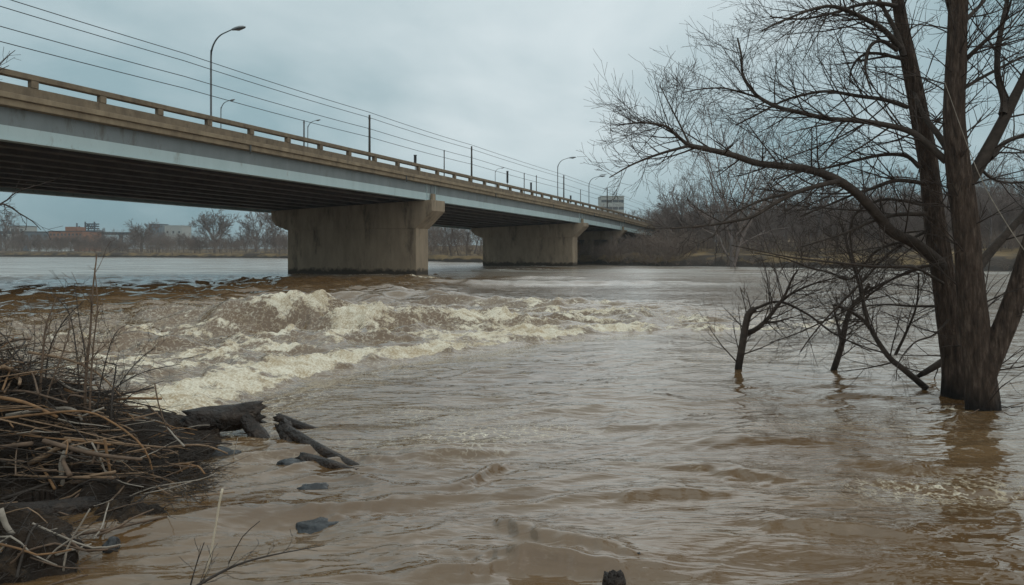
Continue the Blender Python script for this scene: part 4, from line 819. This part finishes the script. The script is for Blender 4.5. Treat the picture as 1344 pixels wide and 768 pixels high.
# ================================================================== LEFT FOREGROUND
GD = random.Random(3)
def stick(name, pts, r0, r1, m, label, cat, group=None, sides=6):
    P, Rr = resample(pts, np.linspace(r0, r1, len(pts)), .12); c = P.mean(0)
    mb = MB(); mb.tube(P - c, Rr, sides, True); me = mb.mesh(name, m); o = link(bpy.data.objects.new(name, me)); o.location = tuple(c); return tag(o, label, cat, group)
HEAP = 'driftwood sticks tangled in the heap on the left bank'
labs = ['tan stick tangled in the driftwood heap on the left bank', 'brown stick tangled in the driftwood heap on the left bank', 'dark wet stick tangled in the driftwood heap on the left bank', 'grey weathered stick tangled in the driftwood heap on the left bank', 'rust coloured stick tangled in the driftwood heap on the left bank']
for k in range(262):
    px = GD.uniform(-150, 262) if k > 60 else GD.uniform(-30, 190); f = max(0, min(1, (px + 40) / 340)); Yc = GD.uniform(7.6, 9.6); X = (px - CX) / F * Yc
    gz = max(float(near_z(np.array(X), np.array(Yc))), 0); lay = GD.random() ** 1.2; z = gz + .03 + lay * (.50 * (1 - f) ** .8 + .10)
    a = GD.choice((-20, -12, 5, 15, 160, 170, 35, 60, 120, -35)) + GD.gauss(0, 14); Ln = GD.uniform(.4, 1.7) * (1 - .45 * f); tilt = GD.gauss(-.06, .26) * (1 - .5 * f)
    d = np.array((math.cos(R_(a)), math.sin(R_(a)), tilt)); pts = []; p = np.array((X, Yc, z)) - d * Ln / 2
    bend = np.array((GD.gauss(0, .045), GD.gauss(0, .045), GD.gauss(0, .04)))
    for i in range(4): t = i / 3; pts.append(p + d * Ln * t + bend * (4 * t * (1 - t)) + np.array([GD.gauss(0, .012) for _ in range(3)]))
    r = GD.choice((.006, .007, .008, .010, .012, .016)) if k > 24 else GD.uniform(.016, .028); mi = GD.choices(range(5), (.30, .28, .17, .12, .13))[0]
    pts = [np.array((q[0], q[1], max(q[2], float(near_z(q[0], q[1])) + .01, -.04))) for q in pts]
    stick('drift_stick', pts, r, r * .6, ST[mi], labs[mi], 'stick', HEAP)
for k in range(34):
    X = GD.uniform(-5.4, -3.5); Yc = GD.uniform(5.2, 7.7); a = GD.gauss(20, 45); Ln = GD.uniform(.3, .95); d = np.array((math.cos(R_(a)), math.sin(R_(a)), GD.gauss(.02, .10))); p = np.array((X, Yc, 0)) - d * Ln / 2; pts = []
    for i in range(4): q = p + d * Ln * i / 3 + np.array([GD.gauss(0, .015) for _ in range(3)]); q[2] = max(float(near_z(q[0], q[1])), 0) + .03 + abs(d[2]) * Ln * i / 3; pts.append(q)
    mi = GD.choices(range(5), (.2, .3, .3, .15, .05))[0]; r = GD.uniform(.006, .017)
    stick('drift_stick', pts, r, r * .6, ST[mi], 'stick lying on the wet mud below the driftwood heap', 'stick', 'sticks on the mud below the heap')
# hanging / leading sticks that stand out
for pl, Y, r, mi, lab, cat in (
  ([(86, 592), (80, 610), (83, 640), (88, 650)], 7.75, .028, 3, 'short pale grey stub hanging down the front of the driftwood heap', 'stick'),
  ([(40, 608), (65, 595), (92, 578)], 7.9, .034, 0, 'thick broken tan branch end on top of the driftwood heap', 'branch'),
  ([(137, 575), (142, 605), (149, 643)], 7.75, .016, 4, 'flat orange splinter pointing down the front of the driftwood heap', 'stick'),
  ([(-20, 552), (50, 544), (110, 540), (150, 556), (190, 590), (205, 640)], 8.0, .014, 4, 'long arched rust stick curving over the front of the driftwood heap', 'stick'),
  ([(120, 580), (135, 610), (145, 645)], 7.8, .010, 3, 'straight grey stick slanting down the driftwood heap front', 'stick'),
  ([(-20, 630), (80, 628), (160, 634), (225, 640)], 7.6, .008, 2, 'long dark twig along the foot of the driftwood heap', 'twig'),
  ([(150, 660), (200, 640), (260, 630), (282, 622)], 7.6, .007, 3, 'pale thin twig reaching over the water at the end of the heap', 'twig'),
  ([(-10, 705), (40, 703), (75, 694)], 6.4, .010, 3, 'pale grey stick lying above the dark log at lower left', 'stick'),
  ([(55, 742), (75, 720), (110, 698), (125, 694)], 5.9, .008, 3, 'thin curved grey twig at lower left below the heap', 'twig'),
  ([(82, 760), (88, 720), (105, 690), (118, 668)], 5.9, .009, 3, 'upright bent grey twig at lower left below the heap', 'twig'),
  ([(-10, 755), (20, 735), (34, 716)], 5.8, .010, 1, 'short brown stick at the lower left corner', 'stick'),
  ([(0, 668), (8, 690), (18, 702)], 6.2, .026, 3, 'thick pale broken stick at the left edge below the heap', 'stick'),
  ([(203, 503), (208, 530), (218, 560), (224, 572)], 8.8, .009, 1, 'single upright stick standing behind the right end of the heap', 'stick'),
  ([(292, 642), (288, 660), (279, 715), (268, 764)], 5.45, .0095, None, 'pale straw coloured stalk rising from the water at lower left', 'stalk'),
  ([(300, 740), (318, 705), (341, 684)], 5.3, .004, 2, 'thin dark stalk beside the pale straw stalk', 'stalk'),
  ([(248, 775), (258, 740), (268, 712)], 5.2, .005, 2, 'thin dark stalk left of the pale straw stalk', 'stalk'),
  ([(312, 575), (306, 600), (302, 635)], 9.0, .006, 3, 'pale twig leaning on the dark log at the end of the heap', 'twig')):
    stick('drift_stick' if cat == 'stick' else cat, [at(x, y, Y) for x, y in pl], r, r * .7, M['pale'] if mi is None else ST[mi], lab, cat, None, 8)
# fine litter nobody could count
mb = MB()
for k in range(2200):
    px = GD.uniform(-160, 268); Yc = GD.gauss(8.5, .5); X = (px - CX) / F * Yc; f = max(0, min(1, (px + 40) / 360)); z = max(float(near_z(np.array(X), np.array(Yc))), 0) + GD.random() * .42 * (1 - f) + .01
    a = GD.gauss(0, 1.0); Ln = GD.uniform(.12, .55); d = np.array((math.cos(a), math.sin(a), GD.gauss(0, .25))); p = np.array((X, Yc, z)); q = p + d * Ln; q[2] = max(q[2], -.02)
    mb.tube([p, (p + q) / 2 + np.array([GD.gauss(0, .02) for _ in range(3)]), q], [.004, .0035, .002], 3)
for k in range(1600):
    X = GD.uniform(-6.2, -3.0); Yc = GD.uniform(5.2, 7.6); z = float(near_z(np.array(X), np.array(Yc)))
    if z < -.03: continue
    a = GD.uniform(0, 6.28); Ln = GD.uniform(.08, .4); d = np.array((math.cos(a), math.sin(a), GD.gauss(0, .15))); p = np.array((X, Yc, z + .015)); q = p + d * Ln
    mb.tube([p, (p + q) / 2 + (0, 0, .01), q], [.004, .003, .002], 3)
tag(mb.build('twig_litter', ST[2]), 'fine brown twig litter matted through the driftwood heap', kind='stuff')  # dark stick colour used here as painted shadow between the heaped sticks
# bare shrubs growing through the heap
def shrub(label, stems, seed):
    G = random.Random(seed); b = at(*stems[0][0][0], stems[0][1]); e_ = empty('bare_shrub', (b[0], b[1], max(0, b[2] - .3)), label, 'shrub', 'bare shrubs growing through the driftwood heap')
    for pl, Y, r in stems:
        mb = MB(); pts = [at(x, y, Y + .12 * i) for i, (x, y) in enumerate(pl)]; lo = pts[0].copy(); lo[2] = max(float(near_z(lo[0], lo[1])), -.05) - .05; pts = [lo] + pts
        P, Rr = resample(pts, np.linspace(r * 1.5, r * .55, len(pts)), .06); mb.tube(P, Rr, 6)
        for k in range(G.randint(7, 11)):
            i = int(G.uniform(.30, .97) * (len(P) - 2)); tg = P[i + 1] - P[i]; tg /= np.linalg.norm(tg); dd = rot_about(tg, np.cross(tg, np.array((G.gauss(0, 1), G.gauss(0, 1), G.gauss(0, .4)))), R_(G.uniform(25, 55)))
            grow(mb, P[i], dd, G.uniform(.18, .5), max(Rr[i] * .55, .003), 1, G, (2.5,), up=.1, rmin=.0022)
        mb.build('stem', ST[1] if G.random() < .3 else ST[2], e_)
shrub('tallest bare shrub, its thin stems rising above the middle of the heap', [([(112, 505), (118, 440), (122, 380), (127, 335)], 8.7, .013), ([(118, 530), (122, 460), (128, 400), (124, 352)], 8.6, .011), ([(105, 520), (100, 460), (90, 410), (66, 385)], 8.8, .008), ([(128, 535), (135, 490), (150, 440), (168, 425)], 8.7, .007), ([(120, 540), (150, 510), (190, 488), (237, 478)], 8.6, .007), ([(110, 520), (112, 470), (104, 420), (98, 372)], 8.9, .008)], 1)
shrub('bare shrub with leaning stems at the left part of the heap', [([(52, 525), (56, 470), (60, 430), (74, 390)], 8.6, .013), ([(58, 520), (65, 460), (85, 420), (110, 395)], 8.8, .009), ([(40, 520), (30, 480), (12, 450), (-5, 430)], 8.7, .008), ([(62, 520), (80, 470), (90, 440), (92, 415)], 8.5, .008), ([(30, 525), (35, 490), (45, 455), (45, 420)], 9.0, .007)], 2)
shrub('low bare shrub at the left edge of the heap', [([(-5, 530), (0, 500), (12, 478), (22, 452)], 8.6, .009), ([(12, 525), (12, 490), (4, 470), (-6, 450)], 8.8, .008), ([(20, 530), (26, 500), (40, 480), (38, 455)], 8.5, .007)], 3)
shrub('bare shrub with a crooked bent stem at the right side of the heap', [([(146, 545), (148, 515), (152, 485), (151, 478), (138, 476)], 8.5, .010), ([(150, 550), (170, 520), (200, 505), (215, 500)], 8.6, .006), ([(140, 540), (160, 500), (185, 470), (205, 455)], 8.7, .006)], 4)
# logs
def log(name, p, q, r0, r1, label, jag=True, seed=0, m='log', bendz=.0):
    p = np.asarray(p, float); q = np.asarray(q, float); n = 14; k = 18; c = (p + q) / 2; T = (q - p) / np.linalg.norm(q - p); A = np.cross(T, (0, 0, 1.)); A /= np.linalg.norm(A); B = np.cross(A, T)
    V = []; G = random.Random(seed); ph = G.uniform(0, 9)
    for i in range(n):
        t = i / (n - 1); r = r0 + (r1 - r0) * t
        for j in range(k):
            a = j / k * 2 * math.pi; nz = 1 + .24 * float(perlin(math.cos(a) * 1.3 + ph, math.sin(a) * 1.3 + t * 2.2, 5)) + .12 * float(perlin(math.cos(a) * 4 + ph, math.sin(a) * 4 + t * 3, 6))
            ext = (1.0 * r * float(perlin(math.cos(a) * 2.2, math.sin(a) * 2.2 + ph, 7)) + .35 * r * G.uniform(-1, 1)) if jag and i in (0, n - 1) else 0
            V.append(p + (q - p) * t + T * ext * (1 if i else -1) + (A * math.cos(a) + B * math.sin(a)) * r * nz + B * bendz * 4 * t * (1 - t) - c)
    Q = [(i * k + j, i * k + (j + 1) % k, (i + 1) * k + (j + 1) % k, (i + 1) * k + j) for i in range(n - 1) for j in range(k)]
    # recessed rotten core at both ends
    T_ = []; V = [np.asarray(v) for v in V]
    for e0, pt, s in ((0, p, 1), ((n - 1) * k, q, -1)):
        b0 = len(V); r = (r0 if e0 == 0 else r1) * .6
        for j in range(k): a = j / k * 2 * math.pi; V.append(pt + T * s * r * .25 + (A * math.cos(a) + B * math.sin(a)) * r * (1 + .2 * G.random()) - c)
        V.append(pt + T * s * r * .5 - c); cc = len(V) - 1
        for j in range(k):
            j2 = (j + 1) % k; Q.append((e0 + j, b0 + j, b0 + j2, e0 + j2) if s == 1 else (e0 + j2, b0 + j2, b0 + j, e0 + j)); T_.append((b0 + j, cc, b0 + j2) if s == 1 else (b0 + j2, cc, b0 + j))
    mb = MB(); mb.add(V, Q, T_); me = mb.mesh(name, M[m]); o = link(bpy.data.objects.new(name, me)); o.location = tuple(c); return tag(o, label, 'log', 'dark logs caught beside the driftwood heap')
log('drift_log', at(246, 557, 10.2), at(344, 541, 10.5), .20, .16, 'thickest dark broken log lying at the river end of the heap', seed=1)
log('drift_log', at(322, 548, 10.4), at(352, 590, 10.0), .13, .10, 'short split log end leaning against the thickest dark log', seed=2)
log('drift_log', at(364, 548, 11.0), at(440, 574, 10.5), .065, .05, 'slim dark log sticking out of the water, farthest of the floating logs', seed=3)
log('drift_log', at(376, 566, 10.0), at(474, 618, 8.8), .08, .055, 'straight dark log slanting into the water, middle of the floating logs', seed=4)
log('drift_log', at(372, 560, 10.1), at(385, 590, 9.7), .11, .06, 'stubby splintered log end under the slanting log', seed=8)
log('drift_log', at(397, 603, 9.1), at(470, 620, 8.6), .085, .045, 'short round log stub half sunk, nearest of the floating logs', seed=5)
log('drift_log', at(-60, 690, 6.8), at(122, 668, 7.3), .15, .12, 'long dark log in the shadow under the driftwood heap', seed=6)
log('drift_log', at(-30, 730, 6.3), at(60, 700, 6.6), .09, .07, 'dark log at the lower left below the long shadowed log', seed=9)
log('drift_log', at(175, 605, 8.7), at(262, 585, 9.4), .10, .08, 'dark log buried in twigs at the right end of the heap', seed=10)
# rocks, wet and half sunk
def rock(p, sx, sy, sz, label, seed, name='wet_rock'):
    n, k = 14, 22; V = []
    for i in range(n + 1):
        th = math.pi * i / n
        for j in range(k):
            a = j / k * 2 * math.pi; d = np.array((math.sin(th) * math.cos(a), math.sin(th) * math.sin(a), math.cos(th)))
            f = 1 + .28 * float(perlin(d[0] * 1.4 + seed, d[1] * 1.4 + d[2], 3)) + .1 * float(perlin(d[0] * 4 + seed, d[1] * 4 + d[2] * 3, 4)); V.append(d * f * (sx, sy, sz))
    Q = [(i * k + j, (i + 1) * k + j, (i + 1) * k + (j + 1) % k, i * k + (j + 1) % k) for i in range(n) for j in range(k)]
    mb = MB(); mb.add(V, Q); me = mb.mesh(name, M['rock']); o = link(bpy.data.objects.new(name, me)); o.location = tuple(p); return tag(o, label, 'rock', 'dark wet rocks awash near the left bank')
rock(onwater(420, 685) - (0, 0, .07), .25, .17, .085, 'dark wet rock awash, the lowest of the sunken rocks left of centre', 1)
rock(onwater(412, 636) - (0, 0, .06), .20, .11, .07, 'dark wet rock awash just below the floating logs', 2)
rock(onwater(385, 607) - (0, 0, .05), .22, .14, .08, 'dark wet rock under the nearest floating log', 3)
rock(onwater(146, 716) - (0, 0, .03), .06, .09, .10, 'blue grey wet rock standing at the edge of the muddy bank', 4)
rock(onwater(290, 595) - (0, 0, .03), .28, .16, .10, 'flat wet rock at the foot of the thickest log', 5)
rock(onwater(502, 693) - (0, 0, .05), .10, .05, .06, 'small brown wet rock right of the lowest sunken rock', 6)
rock(onwater(838, 737) - (0, 0, .02), .035, .03, .085, 'small dark stone tip beside the broken stump at bottom centre', 7)
# broken stump at the bottom centre
b = onwater(806, 766); e_ = empty('broken_stump', b, 'small dark splintered stump poking from the water at the bottom centre', 'stump'); mb = MB(); k = 16; V = []
for i, z in enumerate((-.3, -.05, .03, .07)):
    for j in range(k):
        a = j / k * 2 * math.pi; r = .095 * (1.15 - .1 * i); V.append(b + (math.cos(a) * r, math.sin(a) * r * .8, z + (.03 * ((j * 7) % 5) / 4 - .01 if i == 3 else 0)))
Q = [(i * k + j, i * k + (j + 1) % k, (i + 1) * k + (j + 1) % k, (i + 1) * k + j) for i in range(3) for j in range(k)]; V.append(b + (0, 0, .02)); mb.add(V, Q, [(3 * k + j, 3 * k + (j + 1) % k, 4 * k) for j in range(k)]); mb.build('stump_wood', M['log'], e_)
mb = MB()
for dx, dy, h in ((-.03, -.02, .105), (.05, .0, .09), (.02, .03, .08)): mb.tube([b + (dx, dy, 0), b + (dx, dy, h * .6), b + (dx * 1.2, dy, h)], [.028, .024, .008], 6, True)
mb.build('splinters', M['log'], e_)
# twiggy branch from the near bank reaching into the bottom of the frame
mb = MB(); G = random.Random(9); P, Rr = resample([at(210, 800, 4.1), at(262, 767, 4.3), at(310, 742, 4.5), at(360, 728, 4.7), at(426, 716, 4.9)], [.010, .009, .007, .005, .002], .05); mb.tube(P, Rr, 6)
q0 = P[0]; mb.tube([q0 - (.25, .5, .45), q0 - (.1, .2, .16), q0], [.012, .011, .010], 6)
for k in range(12):
    i = int(G.uniform(.2, .95) * (len(P) - 2)); tg = P[i + 1] - P[i]; tg /= np.linalg.norm(tg); grow(mb, P[i], rot_about(tg, np.cross(tg, (G.gauss(0, 1), G.gauss(0, 1), G.gauss(0, 1))), R_(G.uniform(25, 50))), G.uniform(.08, .25), .003, 1, G, (2,), up=.08, rmin=.0016)
tag(mb.build('fallen_branch', ST[2]), 'thin dark twiggy branch crossing the bottom left over the water', 'branch')
# branch reaching in from a sapling just outside the left edge
e_ = empty('bare_sapling', (-6.4, 7.0, 0), 'bare sapling at the left edge whose twigs reach under the bridge', 'sapling'); mb = MB(); G = random.Random(4)
tp, tr_ = resample([(-6.4, 7.0, -.3), (-6.35, 7.0, 1.2), (-6.2, 7.0, 2.4), (-6.1, 7.0, 3.8), (-6.0, 7.05, 5.4)], [.05, .045, .038, .03, .015], .15); mb.tube(tp, tr_, 8); mb.build('trunk', M['limb'], e_); mb = MB()
for pl in ([(-150, 300), (-60, 285), (0, 268), (22, 252), (60, 240), (98, 226)], [(-30, 278), (5, 268), (25, 280), (42, 290), (54, 302)], [(-140, 240), (-60, 180), (-20, 110), (6, 78), (20, 66)], [(-140, 200), (-60, 140), (-10, 98), (12, 86)]):
    pts = [at(x, y, 7.0 + .05 * i) for i, (x, y) in enumerate(pl)]; P, Rr = resample(pts, np.linspace(.011, .003, len(pts)), .06); mb.tube(P, Rr, 5)
    for k in range(8):
        i = int(G.uniform(.35, .95) * (len(P) - 2)); tg = P[i + 1] - P[i]; tg /= np.linalg.norm(tg); grow(mb, P[i], rot_about(tg, np.cross(tg, (G.gauss(0, 1), G.gauss(0, 1), G.gauss(0, 1))), R_(G.uniform(25, 55))), G.uniform(.1, .35), .003, 1, G, (2,), up=.06, rmin=.002)
mb.build('branches', M['twig'], e_)
